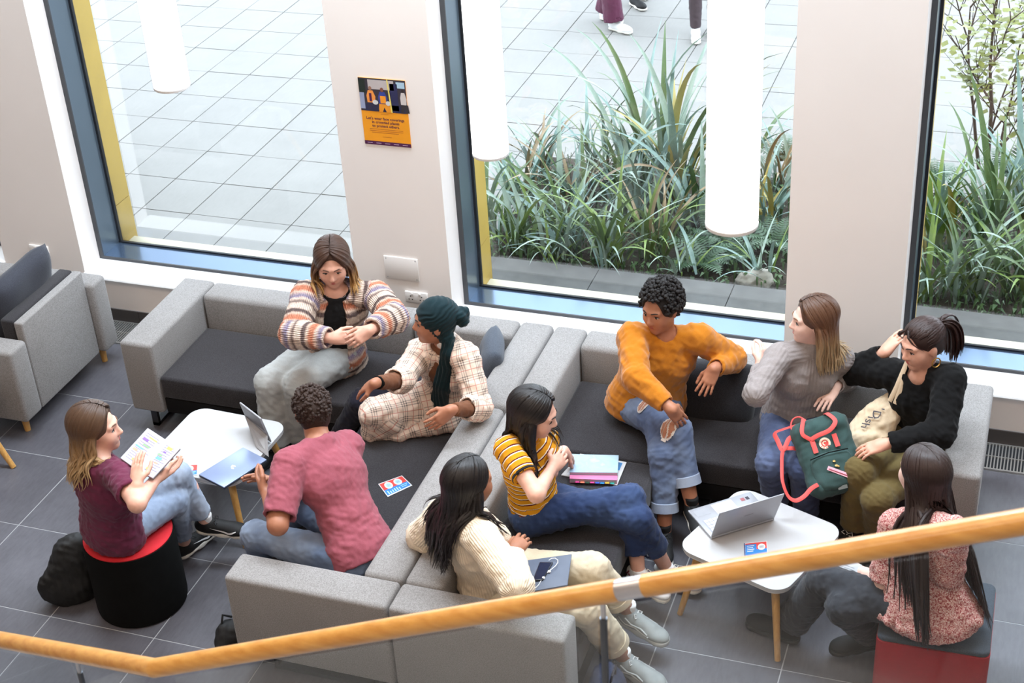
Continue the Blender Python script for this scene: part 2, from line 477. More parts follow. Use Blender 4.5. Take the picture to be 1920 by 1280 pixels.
def cushion(name, label, c, ax, ay, th, mt, w, h, group=None, seed=0):
    """soft square pillow: c centre, ax / ay in-plane axes"""
    ax, ay = unit(ax), unit(ay); n = np.cross(ax, ay); N = 18
    V, F = [], []
    for s in (1, -1):
        for i in range(N+1):
            for j in range(N+1):
                u, v = 2*i/N-1, 2*j/N-1
                k = max(0, (1-u**4)*(1-v**4))**.5
                pin = 1 - .07*(u*u*v*v) - .05*(1-abs(u*v))*0
                z = s*th*.5*k*(1+.10*math.sin(5*u+seed)*math.sin(4*v+2*seed))
                V.append(np.asarray(c) + ax*u*w*.5*pin + ay*v*h*.5*pin + n*z)
    M_ = (N+1)**2
    for s in (0, 1):
        for i in range(N):
            for j in range(N):
                q = [s*M_+i*(N+1)+j, s*M_+(i+1)*(N+1)+j, s*M_+(i+1)*(N+1)+j+1, s*M_+i*(N+1)+j+1]
                F.append(q if s == 0 else q[::-1])
    o = mesh_obj(name, V, F, mt, None, True)
    bmx = bmesh.new(); bmx.from_mesh(o.data); bmesh.ops.remove_doubles(bmx, verts=bmx.verts, dist=1e-4); bmx.to_mesh(o.data); bmx.free()
    return tag(o, label, 'cushion', group)
M_dkcush = fabric('dark_cushion_cloth', srgb(34, 33, 36), srgb(52, 52, 56), 500)
M_slcush = fabric('slate_cushion_cloth', srgb(62, 68, 78), srgb(84, 90, 100), 500)
M_nvcush = fabric('ink_cushion_cloth', srgb(44, 46, 54), srgb(64, 66, 74), 500)
cushion('cushion', 'dark slate cushion leaning on the back of the lone armchair', (-5.635, 6.60, .655), (.05, 1, .08), (.2, 0, 1), .16, M_nvcush, .56, .50, seed=1)
cushion('cushion', 'small blue-grey cushion behind the woman in the teal headscarf', (-2.73, 6.80, .53), (.35, -1, 0), (.25, .10, 1), .13, M_slcush, .34, .32, seed=2)
cushion('cushion', 'black square cushion beside the woman in the mustard sweatshirt', at(1345, 735, y=6.86), (1, .05, 0), (0, .32, 1), .15, M_dkcush, .42, .36, seed=3)

# ---- coffee tables
def table(label, c, ang, h=.29, legs=None):
    t = thing('coffee_table', label, 'coffee table', (c[0], c[1], 0), 'low white coffee tables')
    o = MB().prism(rounded_rect(c[0], c[1], h, h, .085, ang, 8), .402, .42).build('tabletop', M_table, t)
    MB().prism(rounded_rect(c[0], c[1], h-.004, h-.004, .082, ang, 8), .392, .4015).build('edge_band', M_edge_w, t)
    for k, (sx, sy) in enumerate(((1, 1), (-1, 1), (-1, -1), (1, -1))):
        def rot(x, y): return (c[0]+x*math.cos(ang)-y*math.sin(ang), c[1]+x*math.sin(ang)+y*math.cos(ang))
        a = rot(sx*(h-.085), sy*(h-.085)); b = rot(sx*(h-.015), sy*(h-.015))
        MB().cyl((a[0], a[1], .391), (b[0], b[1], .0), .021, .0145, 14).build('leg', M_oak, t, True)
    return t
table('low white coffee table with the closed blue-grey laptop on it', (-3.955, 5.83), math.radians(-2.5))
table('low white coffee table with the open silver laptop on it', (-1.014, 5.80), math.radians(-20.5))
# leg of another table that reaches into the picture at its edge
t = thing('side_table', 'wooden leg of a round white side table below the armchair', 'side table', (-5.60, 5.95, 0))
for px, py in ((-5.345, 5.845), (-5.98, 5.66), (-5.85, 6.07)):
    tx, ty = -5.72 + (px+5.72)*.45, 5.88 + (py-5.88)*.45
    MB().cyl((tx, ty, .39), (px, py, 0), .024, .016, 14).build('leg', M_oak, t, True)
MB().prism(rounded_rect(-5.72, 5.88, .25, .25, .245, 0, 8), .39, .41).build('tabletop', M_table, t)

# ---- round stool, red top on black drum
t = thing('round_stool', 'round stool with black drum side and bright red top', 'stool', (-4.012, 5.03, 0))
SC = (-4.012, 5.03, 0); r = .227
MB().lathe(SC, [(r-.012, .0), (r-.002, .008), (r+.001, .03), (r, .40), (r-.004, .421), (r-.008, .4215)], 56).build('drum', M_black, t, True)
MB().lathe(SC, [(r-.009, .4216), (r-.008, .427), (r-.02, .433), (r-.06, .436), (.05, .437)], 56).build('seat_pad', mat('red_stool_felt', srgb(190, 22, 34), .85, .04, 40, .15, 400), t, True)
# ---- cube stool, charcoal top, red sides
t = thing('cube_stool', 'square stool with dark red sides and charcoal padded top', 'stool', (-.165, 5.5, 0))
M_red = mat('dark_red_felt', srgb(158, 30, 40), .85, .06, 40, .15, 400)
MB().prism(rounded_rect(-.165, 5.495, .24, .24, .035, math.radians(1), 5), 0, .405).build('body', M_red, t, True, 40)
o = MB().prism(rounded_rect(-.165, 5.495, .238, .238, .035, math.radians(1), 5), .4055, .432).build('seat_pad', fabric('cube_top_cloth', srgb(50, 56, 64), srgb(70, 77, 86), 500), t, bevel=.01, segs=3)

# ---- pendant lamps: luminous tubes
def pendant(label, c, L):
    t = thing('pendant_lamp', label, 'pendant lamp', (c[0], c[1], c[2]), 'tube pendant lamps')
    m = MB().lathe(c, [(.088, .006), (.0895, .012), (.09, .03), (.09, L)], 40)
    e = mat('pendant_diffuser', (1, .985, .96, 1), .4, .0, emit=2.2)
    m.build('diffuser', e, t, True, 40)
    MB().lathe(c, [(.0905, .0), (.0915, .002), (.0915, .012), (.0905, .013)], 40).build('end_ring', mat('pendant_ring', srgb(235, 235, 235), .4), t, True, 40)
    MB().lathe((c[0], c[1], c[2]+L), [(.091, .0), (.091, .05), (.02, .06)], 32).build('cap', M_white, t, True, 40)
    MB().cyl((c[0], c[1], c[2]+L+.05), (c[0], c[1], 6.6), .004, n=8).build('cable', M_steel, t)
pendant('glowing white tube lamp before the window that shows only paving', (-4.10, 6.26, 2.275), 1.5)
pendant('glowing white tube lamp close to the poster pier, above the headscarf', (-2.563, 6.598, 1.905), 1.5)
pendant('largest glowing white tube lamp, hanging before the strappy green plants', (-.964, 4.722, 2.65), 1.5)

# ---- handrail of the stairs with its glass
M_rail = wood('oiled_oak_handrail', srgb(184, 128, 56), srgb(212, 162, 88), (.8, 16, 16), .28, .35)
KN = at(290, 1252, y=2.45); RL = at(0, 1199, y=2.75); RR = at(1920, 978, y=2.40)
RL = KN + (RL-KN)*3.0; RR = KN + (RR-KN)*1.7
JN = KN + (RR-KN)*0
hr = thing('stair_handrail', 'rounded oak handrail with steel sleeve crossing in front of the seating', 'handrail', KN)
def on_rail(px):
    lo, hi = 0., 1.
    for _ in range(40):
        mid = (lo+hi)/2; p = KN+(RR-KN)*mid; c = RW.T @ (p-CAM); x = 960-FPX*c[0]/c[2]
        if x < px: lo = mid
        else: hi = mid
    return KN+(RR-KN)*lo
S0, S1 = on_rail(1160), on_rail(1209)
rr = .0252
MB().tube([RL, KN], rr, 28).build('rail', M_rail, hr, True, 40)
MB().tube([KN, S0], rr, 28).build('rail', M_rail, hr, True, 40)
MB().tube([S1, RR], rr, 28).build('rail', M_rail, hr, True, 40)
kb = MB(); kb.lathe(KN - np.array([0, 0, 0]), [(rr*math.sin(a), -rr*math.cos(a)) for a in np.linspace(.05, math.pi-.05, 12)], 28)
kb.build('mitre', M_rail, hr, True)
M_st = mat('brushed_steel', srgb(196, 196, 200), .28, .03, 20, metal=.9)
MB().tube([S0, S1], rr-.0012, 28).build('sleeve', M_st, hr, True, 40)
for p, q in ((on_rail(1130), .85), (KN + (RL-KN)*.16, .85)):
    MB().tube([p - np.array([0, 0, .018]), p - np.array([0, 0, .07])], .006, 10).build('bracket', M_st, hr, True)
    MB().tube([p - np.array([0, 0, .07]), p - np.array([0, 0, q])], .0085, 12).build('baluster', mat('dark_post_steel', srgb(88, 92, 98), .3, .04, 8, metal=.8), hr, True)
M_bal = glass('balustrade_glass', (.965, .985, .99, 1), .16)
def gpanel(p, q, lo, hi):
    d = unit(np.array([q[0]-p[0], q[1]-p[1], 0])); n = np.array([-d[1], d[0], 0])*.005
    V = []
    for s in (-1, 1):
        for a, z in ((p, lo), (q, lo), (q, hi), (p, hi)):
            V.append(np.array([a[0], a[1], a[2]-z]) + n*s)
    return MB().add(V, [[0,1,2,3],[7,6,5,4],[0,4,5,1],[1,5,6,2],[2,6,7,3],[3,7,4,0]])
gpanel(on_rail(320), on_rail(1118), .9, .045).build('glass_pane', M_bal, hr)
gpanel(on_rail(1142), RR, .9, .045).build('glass_pane', M_bal, hr)
gpanel(KN + (RL-KN)*.03, RL, .9, .045).build('glass_pane', M_bal, hr)
# the flight that carries the rail, below the picture's lower edge
M_step = mat('stair_concrete', srgb(150, 148, 146), .7, .06, 8)
stair = struct(MB().box(-4.6, 1.6, 1.02, 1.06, 1.2, 1.21).build('floor_stair', M_step)); n_ = 0
for A_s, B_s, ns in ((KN, RL, 8), (KN, RR, 11)):
    for i in range(ns):
        p = A_s+(B_s-A_s)*(i/ns); q = A_s+(B_s-A_s)*((i+1)/ns); zt = min(p[2], q[2])-.93; xa, xb = sorted((p[0], q[0]))
        MB().box(xa-.01, xb+.01, 1.15, min(p[1], q[1])+.03, zt-.16, zt).build('tread', M_step, stair)
# ================================================================ FIGURE TOOLS: smooth solids meshed from a distance field
class Field:
    def __init__(s, h=.005): s.h = h; s.p = []; s.fine = []
    def cone(s, a, b, r1, r2, k=.015, cuts=(), e=None, sub=False, uv=None):
        """tapered limb a->b; e=(axis, factor) flattens it along an axis; uv=(offset, reference dir)"""
        s.p.append(('c', np.asarray(a, float), np.asarray(b, float), r1, r2, k, list(cuts), e, sub, uv)); return s
    def ell(s, c, ax, r, k=.02, cuts=(), sub=False, uv=None):
        s.p.append(('e', np.asarray(c, float), np.asarray(ax, float), np.asarray(r, float), None, k, list(cuts), None, sub, uv)); return s
    def _d(s, q, X, Y, Z):
        if q[0] == 'c':
            a, b, r1, r2 = q[1:5]; ba = b-a; L2 = max(ba @ ba, 1e-9)
            px, py, pz = X-a[0], Y-a[1], Z-a[2]
            t = np.clip((px*ba[0]+py*ba[1]+pz*ba[2])/L2, 0, 1)
            wx, wy, wz = px-t*ba[0], py-t*ba[1], pz-t*ba[2]
            if q[7] is not None:
                n, f = q[7]; c = (wx*n[0]+wy*n[1]+wz*n[2])*(1/f-1)
                wx, wy, wz = wx+n[0]*c, wy+n[1]*c, wz+n[2]*c
            d = np.sqrt(wx*wx+wy*wy+wz*wz) - (r1+(r2-r1)*t)
        else:
            c, A, r = q[1:4]
            px, py, pz = X-c[0], Y-c[1], Z-c[2]
            u = [(px*A[i][0]+py*A[i][1]+pz*A[i][2])/r[i] for i in range(3)]
            k0 = np.sqrt(u[0]**2+u[1]**2+u[2]**2)+1e-6
            k1 = np.sqrt((u[0]/r[0])**2+(u[1]/r[1])**2+(u[2]/r[2])**2)+1e-6
            d = k0*(k0-1)/k1
        for pt, n in q[6]:
            d = np.maximum(d, (X-pt[0])*n[0]+(Y-pt[1])*n[1]+(Z-pt[2])*n[2])
        return d
    def _bb(s, q, m):
        if q[0] == 'c':
            r = max(q[3], q[4])*(max(1, q[7][1]) if q[7] is not None else 1)+m
            return np.minimum(q[1], q[2])-r, np.maximum(q[1], q[2])+r
        e = np.sqrt(((np.asarray(q[2])*q[3][:, None])**2).sum(0))+m
        return q[1]-e, q[1]+e
    def solve(s):
        h = s.h
        los, his = zip(*[s._bb(q, 0) for q in s.p if not q[8]])
        o = np.min(los, 0)-4*h; hi = np.max(his, 0)+4*h; s.X = []
        for a in range(3):             # grid lines lie closer where fine detail was asked for
            x = o[a]; L = [x]
            while x < hi[a]:
                st = h
                for lo_, hi_, hf in s.fine:
                    if lo_[a]-h < x < hi_[a]: st = min(st, hf)
                x += st; L.append(x)
            s.X.append(np.array(L))
        s.o = o; s.n = np.array([len(x) for x in s.X])
        s.F = np.full(s.n, .06, np.float32)
        for q in s.p:
            k = q[5]; lo, up = s._bb(q, k+2.5*h)
            i0 = np.array([np.searchsorted(s.X[a], lo[a]) for a in range(3)]); i1 = np.array([np.searchsorted(s.X[a], up[a]) for a in range(3)])
            if (i1 <= i0).any(): continue
            X = s.X[0][i0[0]:i1[0]].astype(np.float32)[:, None, None]; Y = s.X[1][i0[1]:i1[1]].astype(np.float32)[None, :, None]; Z = s.X[2][i0[2]:i1[2]].astype(np.float32)[None, None, :]
            d = s._d(q, X, Y, Z).astype(np.float32)
            sl = tuple(slice(a, b) for a, b in zip(i0, i1)); G = s.F[sl]
            if q[8]: d = -d; t = np.maximum(k-np.abs(G-d), 0); s.F[sl] = np.maximum(G, d)+t*t*(.25/max(k, 1e-6))
            else: t = np.maximum(k-np.abs(G-d), 0); s.F[sl] = np.minimum(G, d)-t*t*(.25/max(k, 1e-6))
        return s
    def sample(s, P):
        P = np.asarray(P, float); i = np.zeros(P.shape, int); f = np.zeros(P.shape); out = np.zeros(len(P), bool)
        for a in range(3):
            x = s.X[a]; out |= (P[:, a] < x[0]) | (P[:, a] > x[-1]); i[:, a] = np.clip(np.searchsorted(x, P[:, a])-1, 0, len(x)-2)
            f[:, a] = np.clip((P[:, a]-x[i[:, a]])/(x[i[:, a]+1]-x[i[:, a]]), 0, 1)
        r = 0
        for dx in (0, 1):
            for dy in (0, 1):
                for dz in (0, 1):
                    w = (f[:, 0] if dx else 1-f[:, 0])*(f[:, 1] if dy else 1-f[:, 1])*(f[:, 2] if dz else 1-f[:, 2])
                    r = r+w*s.F[i[:, 0]+dx, i[:, 1]+dy, i[:, 2]+dz]
        return np.where(out, .06, r)
    def grad(s, P):
        e = s.h
        G = np.stack([s.sample(P+np.eye(3)[i]*e)-s.sample(P-np.eye(3)[i]*e) for i in range(3)], 1)
        return G/(np.linalg.norm(G, axis=1, keepdims=True)+1e-9)
    def mesh(s):
        F = s.F; S = F < 0; nx, ny, nz = s.n
        c = [S[dx:nx-1+dx, dy:ny-1+dy, dz:nz-1+dz] for dx in (0, 1) for dy in (0, 1) for dz in (0, 1)]
        anyc = c[0].copy(); allc = c[0].copy()
        for q in c[1:]: anyc |= q; allc &= q
        I = np.argwhere(anyc & ~allc)
        vid = np.full((nx-1, ny-1, nz-1), -1, np.int32); vid[I[:, 0], I[:, 1], I[:, 2]] = np.arange(len(I))
        acc = np.zeros((len(I), 3)); cnt = np.zeros(len(I))
        cs = [(a, b, d) for a in (0, 1) for b in (0, 1) for d in (0, 1)]
        val = {q: F[I[:, 0]+q[0], I[:, 1]+q[1], I[:, 2]+q[2]] for q in cs}
        for q in cs:
            for ax in range(3):
                if q[ax]: continue
                w = list(q); w[ax] = 1; w = tuple(w)
                a, b = val[q], val[w]; m = (a < 0) != (b < 0)
                t = np.where(m, a/np.where(m, a-b, 1), 0)
                P = np.tile(np.array(q, float), (len(I), 1)); P[:, ax] = t
                acc[m] += P[m]; cnt[m] += 1
        acc /= cnt[:, None]; V = np.stack([s.X[a][I[:, a]]+acc[:, a]*(s.X[a][I[:, a]+1]-s.X[a][I[:, a]]) for a in range(3)], 1)
        Q = []
        for ax in range(3):
            b, d = [(1, 2), (2, 0), (0, 1)][ax]
            n = [nx, ny, nz]
            sl0 = [slice(1, n[i]-1) for i in range(3)]; sl0[ax] = slice(0, n[ax]-1)
            sl1 = list(sl0); sl1[ax] = slice(1, n[ax])
            A, B = S[tuple(sl0)], S[tuple(sl1)]
            off = np.array([0 if i == ax else 1 for i in range(3)])
            E = np.argwhere(A != B); fl = A[E[:, 0], E[:, 1], E[:, 2]]; E = E+off
            def cell(db, dd):
                q = E.copy(); q[:, b] -= db; q[:, d] -= dd; return vid[q[:, 0], q[:, 1], q[:, 2]]
            q4 = np.stack([cell(1, 1), cell(0, 1), cell(0, 0), cell(1, 0)], 1)
            q4[~fl] = q4[~fl][:, ::-1]
            Q.append(q4)
        return V, np.concatenate(Q)
    def uvs(s, V):
        """coordinates along / around the piece each point belongs to"""
        best = np.full(len(V), 9.); out = np.zeros((len(V), 3))
        for n_, q in enumerate(s.p):
            if q[9] is None or q[8]: continue
            d = s._d(q, V[:, 0], V[:, 1], V[:, 2]); m = d < best
            u0, ref = q[9][:2]
            if q[0] == 'c':
                ax = unit(q[2]-q[1]); o = q[1]; r = .5*(q[3]+q[4])
            else: ax = np.asarray(q[9][2]); o = q[1]; r = None
            w = V-o; u = w @ ax
            ref = unit(np.asarray(ref)-ax*(np.asarray(ref) @ ax)); sd = np.cross(ax, ref)
            v = np.arctan2(w @ sd, w @ ref)*(r if r else .14)
            out[m] = np.stack([u+u0, v, np.full(len(V), n_)], 1)[m]; best[m] = d[m]
        return out
def waves(V, seed, lam, n=7):
    r = np.random.RandomState(seed); o = 0
    for _ in range(n):
        d = r.normal(size=3); d /= np.linalg.norm(d); l = lam*r.uniform(.7, 1.6)
        o = o+np.sin(V @ d*2*math.pi/l+r.uniform(0, 6)+1.5*np.sin(V @ r.normal(size=3)*2*math.pi/(lam*3)))
    return o/math.sqrt(n)
def solid(name, F, mt, parent, wrinkle=0, lam=.05, seed=1, uv=False, creases=(), relax=1):
    F.solve(); V, Q = F.mesh()
    if wrinkle or creases:
        N = F.grad(V); w = np.zeros(len(V))
        if wrinkle:
            a = waves(V, seed, lam); w += wrinkle*(np.where(a > 0, a, a*.6))
            w += wrinkle*.5*waves(V, seed+50, lam*.45)
        for c, ax, r, l, amp in creases:       # rings of folds round a joint
            q = V-np.asarray(c); dd = np.linalg.norm(q, axis=1); u = q @ unit(ax)
            w += amp*np.exp(-(dd/r)**2)*np.sin(u*2*math.pi/l+2*waves(V, seed+9, .12, 3))
        V = V+N*w[:, None]
    return np_mesh(name, V, Q, mt, parent, attrs={'buv': F.uvs(V)} if uv else None)

# ---------------------------------------------------------------- body
def frame3(right, up):
    up = unit(up); right = unit(np.asarray(right)-up*(np.asarray(right) @ up)); return right, np.cross(up, right), up
class Figure:
    pass
def figure(J, sex='f', bulk=1.0, s=1.0):
    """J: joints pel neck head shL shR elL elR wrL wrR hipL hipR knL knR anL anR, face (dir), hup (dir)"""
    f = Figure(); f.J = J; f.s = s; f.sex = sex; f.bulk = bulk
    f.R, f.Fw, f.U = frame3(J['shR']-J['shL'], J['neck']-J['pel'])
    f.A = np.array([f.R, f.Fw, f.U])
    hipr = J['hipR']-J['hipL']; f.HR, f.HF, f.HU = frame3(hipr, f.U); f.HA = np.array([f.HR, f.HF, f.HU])
    hu = unit(J.get('hup', f.U)); fw = unit(np.asarray(J['face'])-hu*(np.asarray(J['face']) @ hu))
    f.hr = np.cross(fw, hu); f.hf = fw; f.hu = hu; f.hA = np.array([f.hr, f.hf, f.hu]); f.hc = J['head']; f.hs = J.get('hs', 1.0)
    f.curve = lambda t: J['pel']*(1-t)+J['neck']*t
    return f
def hp(f, x, y, z): return f.hc+f.hs*(x*f.hr+y*f.hf+z*f.hu)
def torso(F, f, g=0., k=.04, uv=False, bust=True, hips=True):
    b = f.bulk; J = f.J
    cz = lambda t: f.curve(t)
    u = (lambda u0: (u0, f.Fw, f.U)) if uv else (lambda u0: None)
    L = np.linalg.norm(J['neck']-J['pel'])
    if hips: F.ell(cz(.03), f.HA, [.158*b+g, .118*b+g, .115+g], k, uv=u(0))
    F.ell(cz(.30), f.A, [.128*b+g, .098*b+g, .14+g], k, uv=u(.30*L))
    w = .150 if f.sex == 'f' else .172
    F.ell(cz(.64), f.A, [w*b+g, .103*(.6+.4*b)+g, .155+g], k, uv=u(.64*L))
    if f.sex == 'f' and bust:
        for sx in (-1, 1): F.ell(cz(.62)+f.R*sx*.066+f.Fw*.060, f.A, [.058+g*.8, .052+g*.8, .06+g*.8], .045, uv=u(.62*L))
    for sh in ('shL', 'shR'):
        F.cone(J['neck']-f.U*.035, J[sh]-f.U*.004, .05+g*.7, (.052 if f.sex == 'f' else .062)+g*.8, .035, uv=(L-.035, f.Fw, f.U) if False else (u(L) and (0.0, f.Fw)))
def arm(F, f, side, g=0., gw=None, to=1.0, k=.02, uv=False, cut=True, puff=0, hollow=True):
    """sleeve or bare arm down to fraction 'to' of the whole arm (1 elbow .. 2 wrist)"""
    J = f.J; sh, el, wr = J['sh'+side], J['el'+side], J['wr'+side]; m = 1.15 if f.sex == 'm' else 1.0
    m *= .5+.5*f.bulk
    gw = g if gw is None else gw
    r0, r1, r2, r3 = .05*m+g, .039*m+(g+gw)/2+puff*.5, .041*m+(g+gw)/2+puff*.6, (.0245 if not gw else .026)*m+gw
    L1 = np.linalg.norm(el-sh); ref = f.Fw+f.R*.3
    if to <= 1:
        e = sh+(el-sh)*to; d = unit(el-sh)
        F.cone(sh, e+d*.02, r0, r0+(r1-r0)*to+(.004 if g else 0), k, cuts=[(e, d)] if cut else (), uv=(0, ref) if uv else None)
        if cut and hollow and g > .004: F.cone(e-d*.02, e+d*.05, r0+(r1-r0)*to-.012, r0+(r1-r0)*to-.010, .003, sub=True)
    else:
        F.cone(sh, el, r0, r1, k, uv=(0, ref) if uv else None)
        e = el+(wr-el)*(to-1); d = unit(wr-el); re = r2+(r3-r2)*(to-1)
        F.cone(el, e+d*.015, r2, re, k, cuts=[(e, d)] if cut else (), uv=(L1, ref) if uv else None)
        if cut and hollow and g > .004: F.cone(e-d*.016, e+d*.05, re-.0115, re-.010, .003, sub=True)
    return e, d
def leg(F, f, side, g=0., gk=None, gh=None, to=2.0, k=.025, uv=False, hollow=True, cut=True):
    J = f.J; hp_, kn, an = J['hip'+side], J['kn'+side], J['an'+side]; b = f.bulk
    gk = g if gk is None else gk; gh = gk if gh is None else gh
    r0, r1, r2, r3 = .083*b+g, .054*(.5+.5*b)+gk, .054*(.5+.5*b)+gk, .035+gh
    L1 = np.linalg.norm(kn-hp_); ref = f.HU+.3*f.HF
    F.cone(hp_, kn, r0, r1, k, uv=(0, ref) if uv else None)
    e = kn+(an-kn)*(to-1); d = unit(an-kn); re = r2+(r3-r2)*(to-1)
    if cut:
        F.cone(kn, e+d*.02, r2, re, k, cuts=[(e, d)], uv=(L1, ref) if uv else None)
        if hollow: F.cone(e-d*.02, e+d*.05, re-.0125, re-.011, .003, sub=True)
    else:
        F.cone(kn, an, r2, r3, k, uv=(L1, ref) if uv else None)
    if not g:   # calf muscle
        back = -unit(np.cross(np.cross(an-kn, hp_-kn), an-kn)); q = kn+(an-kn)*.3
        F.cone(q-back*-.012, kn+(an-kn)*.62-back*-.004, .046, .036, .03)
    return e, d
def hand(F, f, side, d, n, curl=.35, spread=.25, fc=None, s=1.0, thumb=None):
    """palm and five fingers; d points along the palm, n out of the palm"""
    w = f.J['wr'+side]; d = unit(d); fa_ = unit(w-f.J['el'+side]); d = unit(d+fa_*.55) if d @ fa_ < .5 else d; n = unit(np.asarray(n)-d*(np.asarray(n) @ d)); a = np.cross(d, n)*(1 if side == 'R' else -1)
    if f.sex == 'm': s *= 1.1
    A = np.array([a, n, d])
    F.fine.append((w+d*.072*s-.098*s, w+d*.072*s+.098*s, .0047))
    F.ell(w+d*.045*s, A, [.036*s, .0165*s, .052*s], .022)
    F.cone(w, w+d*.035*s, .0225*s, .024*s, .02, e=(n, .85))
    offs = (.029, .0098, -.0098, -.028); ln = (.068, .075, .07, .055); rd = (.0086, .0088, .0084, .0076)
    for i in range(4):
        c = (fc[i] if fc else curl); b = w+d*(.082-.004*abs(i-1.2))*s+a*offs[i]*s
        F.cone(w+d*.03*s+a*offs[i]*.75*s, b, .012*s, .0098*s, .008)
        p = b; base = unit(d+a*spread*(.30, .08, -.12, -.34)[i])
        for j, (fl, an_) in enumerate(((.45, .55), (.32, 1.15), (.23, 1.6))):
            th = c*an_*1.25; q = p+(base*math.cos(th)+n*math.sin(th))*ln[i]*fl*s*1.05
            F.cone(p, q, rd[i]*s*(1-.07*j), rd[i]*s*(.93-.07*j), .003); p = q
    th = .5 if thumb is None else thumb
    b = w+d*.022*s+a*.02*s; q = b+unit(d*.55+a*.75*(1.1-th)+n*(.25+.5*th))*.045*s
    r = q+unit(d*.9+a*.35*(.9-th)+n*(.15+.5*th))*.032*s; t = r+unit(d*1.0+a*.1*(.8-th)+n*.2)*.026*s
    F.cone(b, q, .0155*s, .0115*s, .012); F.cone(q, r, .0112*s, .0098*s, .004); F.cone(r, t, .0098*s, .0082*s, .004)
    return w+d*.06*s
def head(F, f):
    s = f.hs; A = f.hA; E = lambda x, y, z, r, k=.02, sub=False: F.ell(hp(f, x, y, z), A, np.array(r)*s, k*s, sub=sub)
    Cn = lambda p, q, r1, r2, k=.01: F.cone(hp(f, *p), hp(f, *q), r1*s, r2*s, k*s)
    E(0, -.014, .035, (.074, .093, .083)); E(0, .024, -.018, (.063, .066, .085), .03); E(0, .036, -.07, (.05, .046, .042), .03)
    E(0, .068, -.094, (.022, .018, .018), .02)
    for x in (-1, 1):
        E(x*.036, .056, -.028, (.028, .028, .03), .03); Cn((x*.012, .084, .026), (x*.044, .072, .024), .012, .010, .015)
        E(x*.074, -.008, -.012, (.010, .019, .031), .008)
    for x in (-1, 1): E(x*.031, .103, .003, (.018, .018, .013), .012, True)
    Cn((0, .083, .014), (0, .103, -.026), .008, .0125, .012)
    for x in (-1, 1): E(x*.011, .094, -.031, (.009, .010, .008), .008)
    Cn((-.017, .080, -.058), (.017, .080, -.058), .010, .010, .012)
    F.fine.append((f.hc-np.array([.11, .12, .12])*s, f.hc+np.array([.11, .12, .10])*s, .0062))
    nb = f.J['neck']; F.cone(nb-f.U*.02, hp(f, 0, -.018, -.06), .052*(1.12 if f.sex == 'm' else 1), .05*(1.15 if f.sex == 'm' else 1), .03)
def face_parts(body, f, eye=(60, 40, 28), brow=(50, 36, 28), lips=(170, 96, 92), smile=0, closed=.0):
    s = f.hs
    def blob(c, r, A=f.hA, n=10):
        V, Fc = [], []
        for i in range(n+1):
            t = math.pi*i/n
            for j in range(2*n):
                p = math.pi*j/n
                V.append(c+s*(A[0]*r[0]*math.sin(t)*math.cos(p)+A[1]*r[1]*math.sin(t)*math.sin(p)+A[2]*r[2]*math.cos(t)))
        for i in range(n):
            for j in range(2*n):
                a = i*2*n+j; b = i*2*n+(j+1) % (2*n); Fc.append([a, a+2*n, b+2*n, b])
        return V, Fc
    me = mat('eye_white', (.72, .70, .68, 1), .3, .0); mi = mat('iris_%d_%d_%d' % eye, srgb(*eye), .2, .0)
    mb = mat('brow_%d_%d_%d' % brow, srgb(*brow), .7, .1, 200); ml = mat('lip_%d_%d_%d' % lips, srgb(*lips), .42, .03, 60); mk = mat('lash', srgb(30, 22, 20), .6, .0)
    for x in (-1, 1):
        m = MB(); m.add(*blob(hp(f, x*.031, .0775, .003), (.0145, .0085, .0066*(1-closed*.5)))); e = m.build('eye', me, body, True)
        m = MB(); m.add(*blob(hp(f, x*.031, .0838, .0022), (.0062, .0035, .0060*(1-closed*.5)))); m.build('iris', mi, e, True)
        m = MB(); m.tube([hp(f, x*(.031+q*.0165), .0855-.007*q*q, .0095-.0055*q*q-closed*.004) for q in np.linspace(-1, 1, 7)], [.0008, .0018, .0022, .0024, .0024, .0022, .001], 6)
        m.build('lash_line', mk, e, True)
        m = MB(); m.tube([hp(f, x*q, y, z) for q, y, z in ((.012, .0955, .0265), (.024, .0935, .031), (.036, .0875, .032), (.047, .078, .027))], [.0025, .0036, .0032, .0014], 6)
        m.build('eyebrow', mb, body, True)
    m = MB(); c = .004*smile
    m.tube([hp(f, q*(.022+c), .0905-.011*q*q-.001*smile, -.0545+c*q*q*1.6) for q in np.linspace(-1, 1, 9)], [.0012, .003, .0042, .0046, .0042, .0046, .0042, .003, .0012], 8)
    lp = m.build('lips', ml, body, True)
    m = MB(); m.tube([hp(f, q*(.018+c), .0905-.010*q*q-.001*smile, -.0625+c*q*q*1.6) for q in np.linspace(-1, 1, 9)], [.0012, .0036, .005, .0056, .0058, .0056, .005, .0036, .0012], 8)
    m.build('lower_lip', ml, lp, True)
def skin(name, c):
    if name in _mats: return _mats[name]
    t = NT(name); v = t.coord()
    n = t.noise(v, 28, 4); r = t.noise(v, 9, 2)
    base = srgb(*c); red = (min(1, base[0]*1.06), base[1]*.84, base[2]*.80, 1); dk = tuple(x*.86 for x in base[:3])+(1,)
    t.color(t.mix(t.math('MULTIPLY', r, .5), t.ramp(n, [(.3, dk), (.65, base)]), red))
    t.set(Roughness=.5); t.bsdf.inputs['Subsurface Weight'].default_value = .0
    t.bump(t.noise(v, 350, 2), .06, .001)
    _mats[name] = t.m; return t.m
